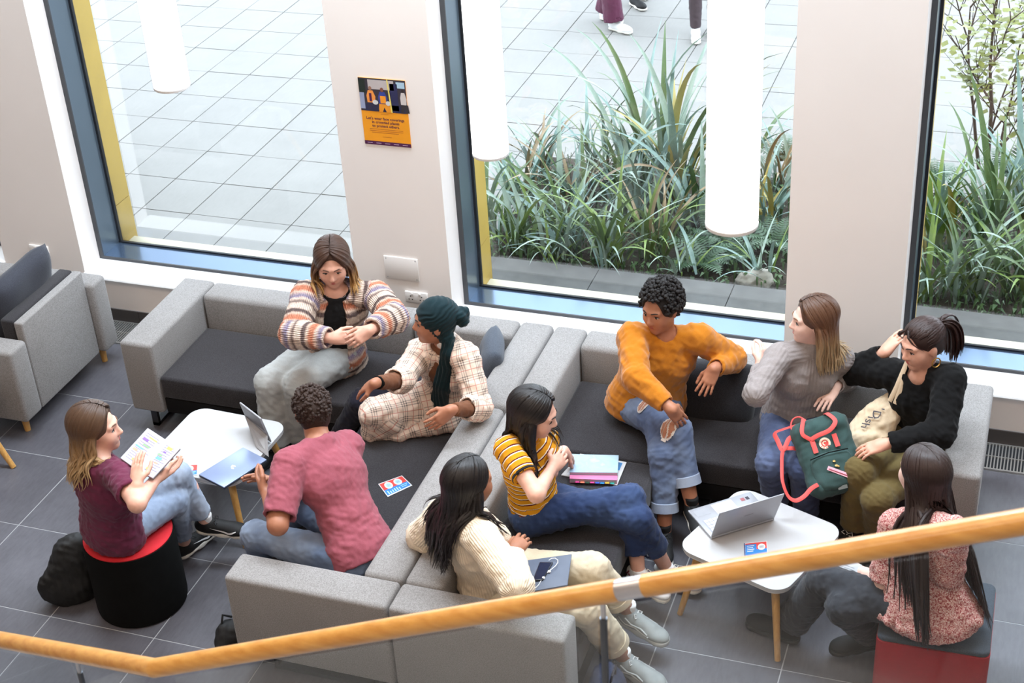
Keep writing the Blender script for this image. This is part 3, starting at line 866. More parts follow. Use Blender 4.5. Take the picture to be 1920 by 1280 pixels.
# ---------------------------------------------------------------- hair
def hair_mat(name, stops, gloss=.42):
    """stops: (0 root .. 1 tip) colours"""
    t = NT(name); u = t.sep(t.attr('buv'))
    st = t.noise(t.n('CombineXYZ', i_0=t.math('MULTIPLY', u[1], 90.0), i_1=t.math('MULTIPLY', u[0], 1.6), i_2=0.0).outputs[0], 4, 4, .7)
    col = t.ramp(t.math('ADD', u[0], t.math('MULTIPLY', t.math('SUBTRACT', st, .5), .35)), stops)
    t.color(t.mix(1.0, col, t.ramp(st, [(.25, (.55, .55, .55, 1)), (.75, (1.25, 1.22, 1.18, 1))]), 'MULTIPLY'))
    t.set(Roughness=gloss); t.bsdf.inputs['Specular IOR Level'].default_value = .45
    t.bump(st, .5, .003)
    return t.m
def tubes_np(paths, widths, thick, n=6, ups=None, ids=None):
    V, Q, U = [], [], []; base = 0
    for k, P in enumerate(paths):
        P = np.asarray(P); m = len(P); T = np.gradient(P, axis=0); T /= np.linalg.norm(T, axis=1, keepdims=True)+1e-9
        up = ups[k]; up = up-T*(up*T).sum(1, keepdims=True); up /= np.linalg.norm(up, axis=1, keepdims=True)+1e-9
        sd = np.cross(T, up); s = np.linspace(0, 1, m)
        W = widths[k]*np.clip(np.minimum(1, (1.02-s)*3.2), .12, 1)*np.clip(s*8+.35, .35, 1); H = W*thick
        an = np.arange(n)*2*math.pi/n
        ring = P[:, None]+sd[:, None]*(np.cos(an)[None, :, None]*W[:, None, None])+up[:, None]*(np.sin(an)[None, :, None]*H[:, None, None])
        V.append(ring.reshape(-1, 3)); iu = np.repeat(s, n); U.append(np.stack([iu, np.tile(np.cos(an)*.03, m)+ids[k], np.zeros(m*n)], 1))
        a = base+np.arange((m-1)*n).reshape(m-1, n); b = np.roll(a, -1, 1)
        Q.append(np.stack([a, b, b+n, a+n], 2).reshape(-1, 4)); base += m*n
    return np.concatenate(V), np.concatenate(Q), np.concatenate(U)
def cap_field(f, grow=.0, low=-.03, face=1.0, h=.006, up=0.0):
    F = Field(h*1.0); s = f.hs; A = f.hA
    F.ell(hp(f, 0, -.018, .036), A, np.array([.081+grow, .099+grow, .089+grow])*s, .01)
    F.ell(hp(f, 0, -.055, -.015), A, np.array([.068+grow, .052+grow, .07])*s, .02)
    F.ell(hp(f, 0, .114, -.026+up), A, np.array([.078*face, .078, .130])*s, .012, sub=True)
    return F
def long_hair(name, f, mt, parent, fields, L=lambda az: .3, n=170, part=.0, width=.0125, wave=.004, lift=.0, flow=(0, 0, 0), side_front=62, seed=1, thick=.35, wl=.12, front=.66):
    """locks that run over the skull from the parting, then hang and slide over the clothes"""
    r = np.random.RandomState(seed); s = f.hs
    rad = np.array([.083, .102, .093])+lift; cen = hp(f, 0, -.017, .035); HB = np.array([f.hr, f.hf, f.hu])
    sg = np.where(np.arange(n) % 2, -1., 1.); t = r.uniform(0, 1, n); lay = r.uniform(0, 1, n)
    y0 = front*(1-t)-.55*t; root = np.stack([part*(1-.3*t)+sg*.03, y0, np.sqrt(np.maximum(.05, 1-y0*y0))], 1); root /= np.linalg.norm(root, axis=1, keepdims=True)
    az = np.radians(side_front+(178-side_front)*t**.85)+r.normal(size=n)*.05
    eq = np.stack([sg*np.sin(az), np.cos(az), np.full(n, -.28)], 1); eq /= np.linalg.norm(eq, axis=1, keepdims=True)
    om = np.arccos(np.clip((root*eq).sum(1), -1, 1)); P, Up = [], []
    for q in np.linspace(0, 1, 9):
        v = (np.sin((1-q)*om)[:, None]*root+np.sin(q*om)[:, None]*eq)/np.sin(om)[:, None]
        P.append(cen+(v*rad*s*(1+.035*lay)[:, None]) @ HB); Up.append(v @ HB)
    Lh = np.array([L(math.degrees(a)*g) for a, g in zip(az, sg)])*r.uniform(.86, 1.05, n); m = 15; st = (Lh/m)[:, None]
    d = P[-1]-P[-2]; d /= np.linalg.norm(d, axis=1, keepdims=True); o = Up[-1]; out = o-f.hu*(o @ f.hu)[:, None]; out /= np.linalg.norm(out, axis=1, keepdims=True)
    tgt = np.array([0, 0, -1.])+np.asarray(flow)+out*(.06*r.normal(size=n))[:, None]; tgt /= np.linalg.norm(tgt, axis=1, keepdims=True)
    p = P[-1].copy(); ph = r.uniform(0, 6, n); ups = o
    for i in range(m):
        d = d*.6+tgt*.4; d /= np.linalg.norm(d, axis=1, keepdims=True); q = p+d*st
        for F in fields:
            for _ in range(2):
                dd = F.sample(q); need = np.maximum(.007+.014*lay-dd, 0); need[dd > .055] = 0
                if need.any():
                    g = F.grad(q); q = q+g*np.minimum(need, .05)[:, None]; ups = np.where((need > 0)[:, None], .5*ups+.5*g, ups)
        e = q-p; le = np.linalg.norm(e, axis=1, keepdims=True)+1e-9; d = e/le; p = p+d*np.minimum(le, st*1.05)
        k = min(1, i/5); sdv = np.cross(out, d)
        P.append(p+out*(np.abs(np.sin(i*Lh/m*2*math.pi/wl+ph))*wave*k)[:, None]+sdv*(np.cos(i*Lh/m*2*math.pi/wl+ph*1.7)*wave*1.5*k)[:, None]); Up.append(ups)
    P = np.array(P).transpose(1, 0, 2); Up = np.array(Up).transpose(1, 0, 2)
    for _ in range(2): P[:, 9:-1] = .5*P[:, 9:-1]+.25*(P[:, 8:-2]+P[:, 10:])
    V, Q, U = tubes_np(list(P), list(width*r.uniform(.7, 1.25, n)), thick, 4, list(Up), list(r.uniform(0, 10, n)))
    C = cap_field(f, .0015+lift*.6); C.solve(); V2, Q2 = C.mesh()
    z = (V2-f.hc) @ f.hu; U2 = np.stack([np.clip(.18-z*.9, 0, .3), np.arctan2((V2-f.hc) @ f.hr, (V2-f.hc) @ f.hf)*2, z*0], 1)
    return np_mesh(name, np.concatenate([V, V2]), np.concatenate([Q, Q2+len(V)]), mt, parent, attrs={'buv': np.concatenate([U, U2])})
def curly_hair(name, f, mt, parent, n=420, r0=.011, grow=.012, low=-.02, seed=3, top=1.0, hairline=.055):
    r = np.random.RandomState(seed); C = cap_field(f, grow*.45, face=1.02, up=.018); C.solve(); V2, Q2 = C.mesh()
    bm = bmesh.new(); bmesh.ops.create_icosphere(bm, subdivisions=1, radius=1); bv = np.array([v.co[:] for v in bm.verts]); bf = np.array([[v.index for v in x.verts] for x in bm.faces]); bm.free()
    V, T = [], []; k = 0; s = f.hs
    rad = np.array([.080+grow, .098+grow, .086+grow*1.3*top]); cen = hp(f, 0, -.018, .037)
    while k < n:
        v = unit(r.normal(size=3))
        if v[1] > .25 and v[2] < .50 and abs(v[0]) < .74: continue
        if v[2] < -.62 or (v[1] > .05 and v[2] < -.2): continue
        w = v*rad*s*r.uniform(.90, 1.0); c = cen+w[0]*f.hr+w[1]*f.hf+w[2]*f.hu
        V.append(c+bv*r0*r.uniform(.6, 1.25)*r.uniform(.7, 1.3, size=3)); T.append(bf+len(bv)*k); k += 1
    V = np.concatenate(V); T = np.concatenate(T)
    Qt = np.concatenate([Q2[:, [0, 1, 2]], Q2[:, [0, 2, 3]]])
    AV = np.concatenate([V, V2]); U = np.stack([np.clip(.5-((AV-f.hc) @ f.hu)*3, 0, 1), r.uniform(0, 1, len(AV)), np.zeros(len(AV))], 1)
    return np_mesh(name, AV, np.concatenate([T, Qt+len(V)]), mt, parent, attrs={'buv': U})
# ---------------------------------------------------------------- shoes
g_shoe = {}
def shoe(name, ankle, toe_dir, up, parent, upper, sole, L=.25, lace=None, high=.0, laces=True, w=.042, sole_h=.022, sock=None, trim=None):
    """low trainer: heel under the ankle, toe_dir along the foot"""
    up0 = unit(up); d = unit(np.asarray(toe_dir)-up0*(np.asarray(toe_dir) @ up0)); sd = np.cross(d, up0)
    heel = np.asarray(ankle)-up0*.078; A = np.array([sd, d, up0]); P = lambda x, y, z: heel+sd*x+d*y+up0*z
    g = thing_part(name, parent)
    F = Field(.0065); b = [(P(0, 0, sole_h*.75), -up0)]
    F.ell(P(0, -.012, .042), A, [w*.84, .052, .044], .02, cuts=b); F.cone(P(0, .02, .045), P(0, .13, .034), .043*w/.042, .036*w/.042, .02, cuts=b)
    F.ell(P(0, L-.105, .032), A, [w*1.06, .066, .03], .02, cuts=b); F.cone(P(0, -.005, .06), P(0, .0, .088+high), .034, .036, .015, cuts=[(P(0, 0, .085+high), up0)])
    F.cone(P(0, -.006, .06), P(0, .01, .16), .026, .029, .004, sub=True)
    o = solid('upper', F, upper, g); g_shoe['F'] = F; g_shoe['P'] = P
    if trim is not None:
        m = MB()
        for q in (-1, 1):
            for pts in (((-.03, .052), (.02, .036), (.07, .045), (.11, .030), (.15, .034)), ((.01, .07), (.05, .052), (.10, .056), (.14, .042)), ((-.05, .04), (-.035, .07))):
                m.tube(project(F, [P(q*.05, y_, z_) for y_, z_ in pts], .0008), .0042, 6)
        m.build('overlay', trim, g, True)
    S = Field(.008); c2 = [(P(0, 0, sole_h), up0), (P(0, 0, .0), -up0)]
    S.cone(P(0, -.02, sole_h*.5), P(0, .09, sole_h*.5), w*.92, w*.86, .02, cuts=c2); S.cone(P(0, .09, sole_h*.5), P(0, L-.085, sole_h*.5), w*.9, w*1.05, .02, cuts=c2)
    solid('sole', S, sole, g)
    if laces:
        m = MB()
        for i in range(4):
            y = .055+.024*i; z = .079-.0085*i
            m.tube([P(-.02, y, z-.010), P(0, y+.004, z+.002), P(.02, y, z-.010)], .0032, 6)
        for q in (-1, 1): m.tube([P(0, .05, .083), P(q*.02, .045, .094), P(q*.032, .058, .083), P(q*.012, .06, .079)], .0026, 6)
        m.build('laces', lace or sole, g, True)
    if sock is not None:
        K = Field(.006); K.cone(P(0, 0, .06), P(0, -.002, .128+high), .033, .035, .01, cuts=[(P(0, 0, .125+high), up0)]); solid('sock', K, sock, g)
    return g
def thing_part(name, parent):
    o = bpy.data.objects.new(name, None); o.empty_display_size = .05; link(o, parent); return o
# ================================================================ PEOPLE
def pose(pel, neck, head, sh, el, wr, kn, an, fwd, face, hup=None, s=1.0, sex='f', nl=.475, hl=.155, shw=.165, hs=1.0, ua=None, fa=None):
    """pixels + one known height (or bone length) -> joints. sh/el/wr/kn/an: dict side -> (px, py, near or z)"""
    J = {}
    J['pel'] = at(pel[0], pel[1], z=pel[2]); J['neck'] = reach(J['pel'], neck[0], neck[1], nl*s, neck[2] if len(neck) > 2 else True)
    J['head'] = reach(J['neck'], head[0], head[1], hl*s, head[2] if len(head) > 2 else True)
    ua = ua or (.27 if sex == 'f' else .30)*s; fa = fa or (.235 if sex == 'f' else .262)*s
    nb = J['neck']-unit(J['neck']-J['pel'])*.045
    for k in 'LR':
        J['sh'+k] = reach(nb, sh[k][0], sh[k][1], shw*s, sh[k][2])
        J['el'+k] = reach(J['sh'+k], el[k][0], el[k][1], ua, el[k][2]); J['wr'+k] = reach(J['el'+k], wr[k][0], wr[k][1], fa, wr[k][2])
        J['kn'+k] = at(kn[k][0], kn[k][1], z=kn[k][2]); J['an'+k] = at(an[k][0], an[k][1], z=an[k][2])
    fw = unit([fwd[0], fwd[1], 0]); r = np.array([fw[1], -fw[0], 0])
    J['hipR'] = J['pel']+r*.082-np.array([0, 0, .008]); J['hipL'] = J['pel']-r*.082-np.array([0, 0, .008])
    J['face'] = np.asarray(face, float); J['hup'] = np.asarray(hup if hup is not None else [0, 0, 1], float); J['hs'] = hs; J['s'] = s
    return J
def ik(sh, wr, ua, fa, pole):
    """elbow for a shoulder and a wrist, bent towards pole"""
    d = wr-sh; L = min(np.linalg.norm(d), (ua+fa)*.995); u = unit(d); a = (ua*ua-fa*fa+L*L)/(2*L); h = math.sqrt(max(0, ua*ua-a*a))
    p = np.asarray(pole, float); p = unit(p-u*(p @ u)); return sh+u*a+p*h
def person(label, J):
    p = J['pel']; return thing('person', label, 'person', (p[0], p[1], 0), 'students sitting together in the lounge')
def dbg(n, J):
    d = lambda a, b: round(float(np.linalg.norm(J[a]-J[b])), 2)
    return (n, {k+x: d(a+x, b+x) for x in 'LR' for k, a, b in (('ua', 'sh', 'el'), ('fa', 'el', 'wr'), ('th', 'hip', 'kn'), ('sh', 'kn', 'an'))}, 'sw', d('shL', 'shR'), 'neckz', round(J['neck'][2], 2), 'an', [np.round(J['an'+x], 2).tolist() for x in 'LR'], 'kn', [np.round(J['kn'+x], 2).tolist() for x in 'LR'])
def body(root, f, mt, hands, feet=True, h=.0115, ears=True):
    F = Field(h); torso(F, f, -.004, .04); 
    for k in 'LR':
        arm(F, f, k, 0, to=2.0, cut=False); leg(F, f, k, 0, cut=False)
        if feet:
            a = f.J['an'+k]; t = f.J.get('toe'+k)
            if t is not None: F.cone(a-np.array([0, 0, .02]), a+unit(t)*.12-np.array([0, 0, .045]), .034, .022, .02)
        d, n, kw = hands[k]; hand(F, f, k, d, n, **kw)
    head(F, f)
    if h > .0116: F.fine = []
    f.body = solid('body', F, mt, root); f.F = F
    return f.body
def top(root, f, name, mt, g=.016, sl=2.0, sr=2.0, gs=None, gw=None, hem=.0, neck=.058, neckz=.012, wrinkle=.0022, lam=.06, seed=1, puff=0, flare=0, h=.008, open_front=0, extra=None, hollow=True, creases=True, neck_f=.012):
    F = Field(h); torso(F, f, g, .045, uv=True)
    if flare:
        F.cone(f.curve(.28), f.curve(hem-.05), .12*f.bulk+g, .155*f.bulk+g+flare, .04, e=(f.Fw, .78), uv=(.28*.5, f.Fw))
    hp_ = f.curve(hem)
    F.cone(hp_+f.U*.0, hp_-f.U*.4, .36, .36, .006, cuts=[(hp_, f.U)], sub=True)
    if neck: F.ell(f.J['neck']+f.U*neckz+f.Fw*neck_f, f.A, [neck, neck*.95, .05], .012, sub=True)
    if open_front:
        q = f.curve(.95)+f.Fw*.12; w = f.curve(.05)+f.Fw*.14
        F.cone(q, w, open_front*.62, open_front, .01, sub=True)
    gs = g if gs is None else gs; cr = []
    for k, t in (('L', sl), ('R', sr)):
        if t: arm(F, f, k, gs, gw, t, uv=True, puff=puff, hollow=hollow)
        if t and creases: 
            cr.append((f.J['el'+k] if t > 1 else f.J['sh'+k], f.J['wr'+k]-f.J['sh'+k] if t > 1 else f.J['el'+k]-f.J['sh'+k], .075, .026, .0028))
    if extra: extra(F)
    cr.append((f.curve(.15), f.U, .14, .035, .003))
    f.T = F
    return solid(name, F, mt, root, wrinkle, lam, seed, True, cr)
def trousers(root, f, name, mt, g=.012, gk=None, gh=None, toL=1.85, toR=1.85, wrinkle=.002, lam=.05, seed=5, h=.009, extra=None, waist=.17):
    F = Field(h); F.ell(f.curve(.03)-f.U*.012, f.HA, [.158*f.bulk+g, .118*f.bulk+g, .108+g], .035, uv=(0, f.HF, f.HU))
    cr = []
    for k, t in (('L', toL), ('R', toR)):
        leg(F, f, k, g, gk, gh, t, uv=True)
        J = f.J; cr += [(J['kn'+k], J['an'+k]-J['hip'+k], .09, .028, .003), (J['hip'+k], J['kn'+k]-J['hip'+k], .10, .03, .003), (J['an'+k], J['an'+k]-J['kn'+k], .09, .024, .0025)]
    if extra: extra(F)
    f.P = F
    return solid(name, F, mt, root, wrinkle, lam, seed, True, cr)
def project(F, P, off=.002, it=8):
    P = np.array(P, float)
    for _ in range(it): P = P-F.grad(P)*((F.sample(P)-off)*.9)[:, None]
    return P
def hit(F, px, py):
    """where the line of sight through a pixel meets a figure's clothes"""
    d = ray(px, py); d = d/np.linalg.norm(d); T = np.arange(6.0, 10.5, .004); P = CAM+d*T[:, None]; s = F.sample(P); k = np.argmax(s < .002); return P[k], F.grad(P[k][None])[0]
def patch(F, c, n, up, outline, mt, parent, name, off=.002, res=16):
    """thin piece lying on a field's surface; outline(u, v) -> inside?"""
    n = unit(n); up = unit(np.asarray(up)-n*(np.asarray(up) @ n)); sd = np.cross(up, n); hw, hh, fn = outline
    idx = {}; V = []; Q = []
    for i in range(res):
        for j in range(res):
            u0, v0 = (i+.5)/res*2-1, (j+.5)/res*2-1
            if not fn(u0, v0): continue
            q = []
            for a, b in ((i, j), (i+1, j), (i+1, j+1), (i, j+1)):
                if (a, b) not in idx:
                    idx[(a, b)] = len(V); V.append(np.asarray(c)+sd*(a/res*2-1)*hw+up*(b/res*2-1)*hh)
                q.append(idx[(a, b)])
            Q.append(q)
    return np_mesh(name, project(F, V, off), np.array(Q), mt, parent)
def cuff(root, e, d, r, mt, name='cuff', w=.045, th=.004):
    """turned-up hem: a band round the leg"""
    d = unit(d); m = MB()
    m.tube([e-d*w, e-d*w*.95, e-d*.004, e], [r-.002, r+th, r+th+.002, r-.010], 24, cap=False)
    return m.build(name, mt, root, True, 60)
# ---------------------------------------------------------------- cloth materials
def cloth(name, c, var=.12, weave=500, bump=.15, rough=.85, fade=None, fs=5, sheen=.1, rib=None):
    if name in _mats: return _mats[name]
    t = NT(name); v = t.coord(); c = srgb(*c); lo = tuple(x*(1-var) for x in c[:3])+(1,); hi = tuple(min(1, x*(1+var)) for x in c[:3])+(1,)
    col = t.ramp(t.noise(v, 9, 4), [(.3, lo), (.7, hi)])
    w = t.noise(v, weave, 2)
    if fade: col = t.mix(t.ramp(t.noise(v, fs, 3), [(.42, (0, 0, 0, 1)), (.68, (1, 1, 1, 1))]), col, srgb(*fade))
    col = t.mix(.25, col, t.mix(1.0, col, t.ramp(w, [(.3, (.6, .6, .6, 1)), (.7, (1.3, 1.3, 1.3, 1))]), 'MULTIPLY'))
    t.color(col); t.set(Roughness=rough); t.bsdf.inputs['Specular IOR Level'].default_value = .25; t.bsdf.inputs['Sheen Weight'].default_value = sheen
    hgt = w
    if rib:
        u = t.sep(t.attr('buv')); hgt = t.math('ADD', t.math('SINE', t.math('MULTIPLY', u[1], rib)), t.math('MULTIPLY', w, .5))
    t.bump(hgt, bump, .002); _mats[name] = t.m; return t.m
def denim(name, c, fade): return cloth(name, c, .10, 700, .2, .9, fade, 4)
def bands(name, stops, period, rib=0, off=0.0, wob=.006, bump=.35, fuzz=.3, rough=.95):
    """cloth striped along the body / sleeve"""
    t = NT(name); u = t.sep(t.attr('buv')); v = t.coord()
    x = t.math('ADD', u[0], t.math('MULTIPLY', t.math('SUBTRACT', t.noise(v, 35, 3), .5), wob))
    fr = t.math('FRACT', t.math('ADD', t.math('MULTIPLY', x, 1/period), off))
    col = t.ramp(fr, stops, 'CONSTANT' if not rib else 'LINEAR')
    if fuzz: col = t.mix(fuzz, col, t.ramp(t.noise(v, 160, 3), [(.35, (.30, .26, .25, 1)), (.62, (.92, .86, .80, 1))]), 'OVERLAY')
    t.color(col); t.set(Roughness=rough); t.bsdf.inputs['Specular IOR Level'].default_value = .2
    h = t.noise(v, 260, 2)
    if rib: h = t.math('ADD', t.math('MULTIPLY', t.math('SINE', t.math('MULTIPLY', u[1], rib)), .8), t.math('MULTIPLY', t.noise(v, 120, 2), 1.0))
    t.bump(h, bump, .004); return t.m
def plaid(name):
    t = NT(name); u = t.sep(t.attr('buv')); v = t.coord()
    def line(x, per, off, w):
        return t.math('LESS_THAN', t.math('ABSOLUTE', t.math('SUBTRACT', t.math('FRACT', t.math('ADD', t.math('MULTIPLY', x, 1/per), off)), .5)), w)
    base = srgb(232, 210, 192); dark = srgb(44, 38, 46); red = srgb(186, 96, 80)
    a = t.math('ADD', t.math('ADD', line(u[0], .085, 0, .035), line(u[0], .085, .14, .035)), line(u[0], .085, .28, .035))
    b = t.math('ADD', t.math('ADD', line(u[1], .085, 0, .035), line(u[1], .085, .14, .035)), line(u[1], .085, .28, .035))
    rd = t.math('ADD', line(u[0], .085, .64, .022), line(u[1], .085, .64, .022))
    col = t.mix(t.math('MULTIPLY', t.math('ADD', a, b), .42), base, dark); col = t.mix(t.math('MINIMUM', t.math('MULTIPLY', rd, .7), .8), col, red)
    t.color(col); t.set(Roughness=.85); t.bump(t.noise(v, 500, 2), .15, .001); return t.m
def ditsy(name, c0, c1, c2, scale):
    t = NT(name); v = t.coord(); vo = t.n('TexVoronoi', feature='F1'); t.put(vo.inputs['Vector'], v); vo.inputs['Scale'].default_value = scale
    n = t.noise(v, scale*.9, 2)
    col = t.ramp(vo.outputs['Distance'], [(.0, c1), (.30, c1), (.34, c0), (.56, c0), (.6, c2)], 'CONSTANT')
    t.color(t.mix(t.math('GREATER_THAN', n, .57), col, c0)); t.set(Roughness=.85); t.bump(t.noise(v, 400, 2), .15, .001); return t.m
S_fair = (226, 178, 156); S_pale = (236, 200, 184); S_tan = (214, 164, 136); S_brown = (172, 118, 90); S_mid = (170, 116, 88)
H_brown_blonde = hair_mat('brown_to_blond_hair', [(0, srgb(74, 52, 38)), (.32, srgb(96, 70, 48)), (.55, srgb(150, 118, 80)), (1, srgb(194, 160, 114))])
H_black = hair_mat('black_hair', [(0, srgb(20, 15, 15)), (1, srgb(30, 22, 21))], .34)
H_dark = hair_mat('dark_brown_hair', [(0, srgb(48, 32, 28)), (1, srgb(40, 26, 23))], .36)
H_curl = hair_mat('black_curls', [(0, srgb(20, 15, 14)), (1, srgb(30, 22, 20))], .6)
H_curl2 = hair_mat('brown_curls', [(0, srgb(58, 38, 28)), (1, srgb(30, 20, 16))], .6)
M_shoe_w = mat('white_trainer', srgb(226, 226, 226), .6, .04, 20, .1, 200); M_shoe_g = mat('grey_green_trainer', srgb(140, 146, 146), .7, .08, 25, .2, 200)
M_shoe_k = mat('black_trainer', srgb(15, 15, 16), .75, .1, 30, .2, 300); M_sole_w = mat('white_sole', srgb(222, 218, 208), .6, .04, 20); M_sole_k = mat('black_sole', srgb(26, 26, 27), .7)
M_sock = mat('white_sock', srgb(232, 232, 232), .9, .03, 50, .2, 300); M_sock_k = mat('black_sock', srgb(24, 24, 26), .9)
IMR = np.array([.945, .323, 0])      # towards the right of the picture along the floor
UPZ = np.array([0, 0, 1.])
# ---- woman on the round stool, reading
def stool_woman():
    J = pose((212, 982, .535), (187, 868), (181, 803), dict(R=(226, 893, True), L=(170, 872, False)), dict(R=(257, 944, True), L=(218, 925, False)),
             dict(R=(293, 896, False), L=(243, 893, False)), dict(R=(328, 938, .50), L=(334, 890, .60)), dict(R=(345, 1016, .10), L=(386, 975, .27)), (.45, .85), (.94, .36, .0), hs=1.03)
    J['wrL'] = at(256, 909, z=J['wrR'][2]+.06); J['elL'] = ik(J['shL'], J['wrL'], .27, .235, (-.2, 1, -.6)); dbg('SW', J); f = figure(J, 'f', .97)
    r = person('woman in a maroon T-shirt sitting on the round red stool, reading a notebook', J)
    body(r, f, skin('skin_fair', S_fair), {'R': (np.array([.35, .75, .02]), (-.25, .1, .95), dict(curl=.4, thumb=.6)), 'L': (at(248, 875, z=J['wrL'][2]+.03)-J['wrL'], (.45, .3, -.8), dict(curl=.2, spread=.3))})
    face_parts(r, f, (70, 60, 50), (96, 66, 46), (190, 112, 104))
    m = cloth('maroon_jersey', (98, 36, 62), .12, 350, .1)
    top(r, f, 't_shirt', m, .026, .66, .66, gs=.022, hem=-.10, neck=.06, seed=11, wrinkle=.003, flare=.016)
    trousers(r, f, 'jeans', denim('pale_denim', (134, 148, 170), (166, 178, 196)), .010, .010, .014, 1.86, 1.80, seed=12)
    long_hair('hair', f, H_brown_blonde, r, [f.T, f.F], lambda a: .27, 250, .0, .012, .010, .009, (0, 0, 0), 74, 21, wl=.15)
    M_swoosh = mat('white_shoe_mark', srgb(235, 235, 235), .6)
    for k, d, up in (('L', np.array([.97, .22, -.04]), (.12, -.1, 1)), ('R', np.array([.25, .95, 0]), (0, 0, 1))):
        g = shoe('shoe', J['an'+k], d, up, r, M_shoe_k, M_sole_w, .262, M_shoe_k, sock=M_sock)
        V, P_ = [], g_shoe['P']
        for i in range(15):   # curved tick on the flank: broad hook towards the toe, tail rising to the heel
            t = i/14; y = .165-.15*t; z = .052-.026*math.sin(min(1, t/.28)*math.pi/2)+.040*max(0, t-.28)/.72; wd = .017*math.sin(math.pi*min(1, .12+t*.95))**.9*(1.15-t)
            for q in (0, 1): V.append(P_(.05, y, .006+z+q*wd))
        V = project(g_shoe['F'], V, .0022)
        Q = [[2*i, 2*i+1, 2*i+3, 2*i+2] for i in range(14)]
        mesh_obj('side_mark', V, Q, M_swoosh, g)
    return f
# ---- man in pink
def pink_man():
    J = pose((676, 1030, .49), (594, 822, True), (585, 768, False), dict(R=(650, 838, False), L=(543, 872, True)), dict(R=(596, 915, False), L=(521, 984, True)),
             dict(R=(520, 907, True), L=(501, 925, False)), dict(R=(556, 948, .50), L=(480, 1003, .50)), dict(R=(548, 1030, .09), L=(500, 1085, .09)), (-1, .12), (-.62, .76, -.12), sex='m', nl=.50, shw=.19, hs=1.02)
    dbg('PM', J); f = figure(J, 'm', 1.02)
    r = person('man in a dusty pink T-shirt leaning forward, seen from behind', J)
    body(r, f, skin('skin_brown_light', S_mid), {'R': (np.array([-.75, .15, .1]), (0, -.8, -.4), dict(curl=.35, thumb=.2)), 'L': (at(484, 898, z=J['wrL'][2]+.02)-J['wrL'], (.3, .8, .3), dict(curl=.4, thumb=.3))})
    m = cloth('dusty_pink_jersey', (150, 78, 90), .06, 380, .1)
    top(r, f, 't_shirt', m, .020, .86, .86, gs=.026, hem=-.10, neck=.066, seed=31, wrinkle=.003, lam=.08, flare=.01)
    trousers(r, f, 'jeans', denim('mid_denim', (94, 110, 136), (138, 152, 172)), .014, .016, .02, 1.9, 1.9, seed=32)
    curly_hair('hair', f, H_curl2, r, 520, .0095, .010, seed=5)
    for k, d in (('L', np.array([-1, .1, 0])), ('R', np.array([-1, .1, 0]))): shoe('shoe', J['an'+k], d, UPZ, r, M_shoe_k, M_sole_w, .28)
    return f
# ---- woman in the striped cardigan
def cardigan_woman():
    J = pose((622, 655, .50), (628, 536), (623, 492), dict(R=(574, 552, True), L=(704, 552, False)), dict(R=(553, 626, True), L=(738, 596, True)),
             dict(R=(622, 634, True), L=(694, 618, True)), dict(R=(508, 716, .50), L=(562, 722, .50)), dict(R=(519, 835, .08), L=(563, 818, .08)), (-.45, -.9), (.36, -.9, -.28), hup=(.12, -.24, 1), hs=1.08, shw=.16)
    dbg('CW', J); f = figure(J, 'f', 1.10)
    r = person('woman in a striped knitted cardigan over black with long grey trousers', J)
    body(r, f, skin('skin_fair', S_fair), {'R': (J['wrL']-J['wrR']+np.array([0, -.02, -.03]), (.2, .8, -.3), dict(curl=.55)), 'L': (J['wrR']-J['wrL']+np.array([.06, -.06, -.05]), (-.2, .8, -.3), dict(curl=.55))})
    face_parts(r, f, (70, 60, 52), (92, 62, 46), (196, 110, 104), .5, .5)
    top(r, f, 'black_top', cloth('black_jersey', (18, 18, 20), .1), .010, 0, 0, hem=.0, neck=.07, neckz=.0, seed=41, neck_f=.02)
    st = [(0, srgb(206, 186, 172)), (.10, srgb(212, 192, 178)), (.15, srgb(92, 78, 76)), (.22, srgb(98, 84, 82)), (.28, srgb(208, 184, 168)), (.36, srgb(184, 122, 98)), (.46, srgb(178, 110, 84)), (.54, srgb(208, 180, 164)), (.62, srgb(150, 136, 144)), (.70, srgb(122, 116, 142)), (.78, srgb(210, 190, 176)), (.88, srgb(104, 88, 84)), (.95, srgb(206, 186, 172))]
    m = bands('striped_chunky_knit', st, .20, rib=620, off=.35, wob=.012, bump=.6)
    top(r, f, 'cardigan', m, .030, 1.93, 1.93, gs=.028, gw=.028, hem=-.16, neck=.085, neckz=-.01, wrinkle=.004, lam=.09, seed=42, puff=.026, flare=.02, open_front=.085, neck_f=.03)
    trousers(r, f, 'wide_trousers', cloth('pale_grey_crepe', (168, 170, 168), .06, 300, .08), .020, .030, .055, 1.93, 1.93, .003, .09, 43)
    long_hair('hair', f, hair_mat('brown_to_gold_hair', [(0, srgb(66, 44, 34)), (.5, srgb(92, 62, 42)), (.66, srgb(166, 124, 74)), (1, srgb(200, 156, 96))], .36), r, [f.T, f.F], lambda a: .20, 230, .0, .0115, .003, .006, (0, -.05, 0), 56, 44)
    m = MB(); m.tube([f.J['neck']+f.Fw*(.055+.02*abs(math.cos(a)))*1.0+f.R*.055*math.cos(a)+f.U*(-.0-.035*math.sin(a)) for a in np.linspace(0, math.pi, 14)], .0015, 5); m.build('necklace', M_st, r)
    for k, d in (('L', np.array([-.3, -.95, 0])), ('R', np.array([-.35, -.93, 0]))): shoe('shoe', J['an'+k], d, UPZ, r, M_shoe_k, M_sole_k, .25)
    return f
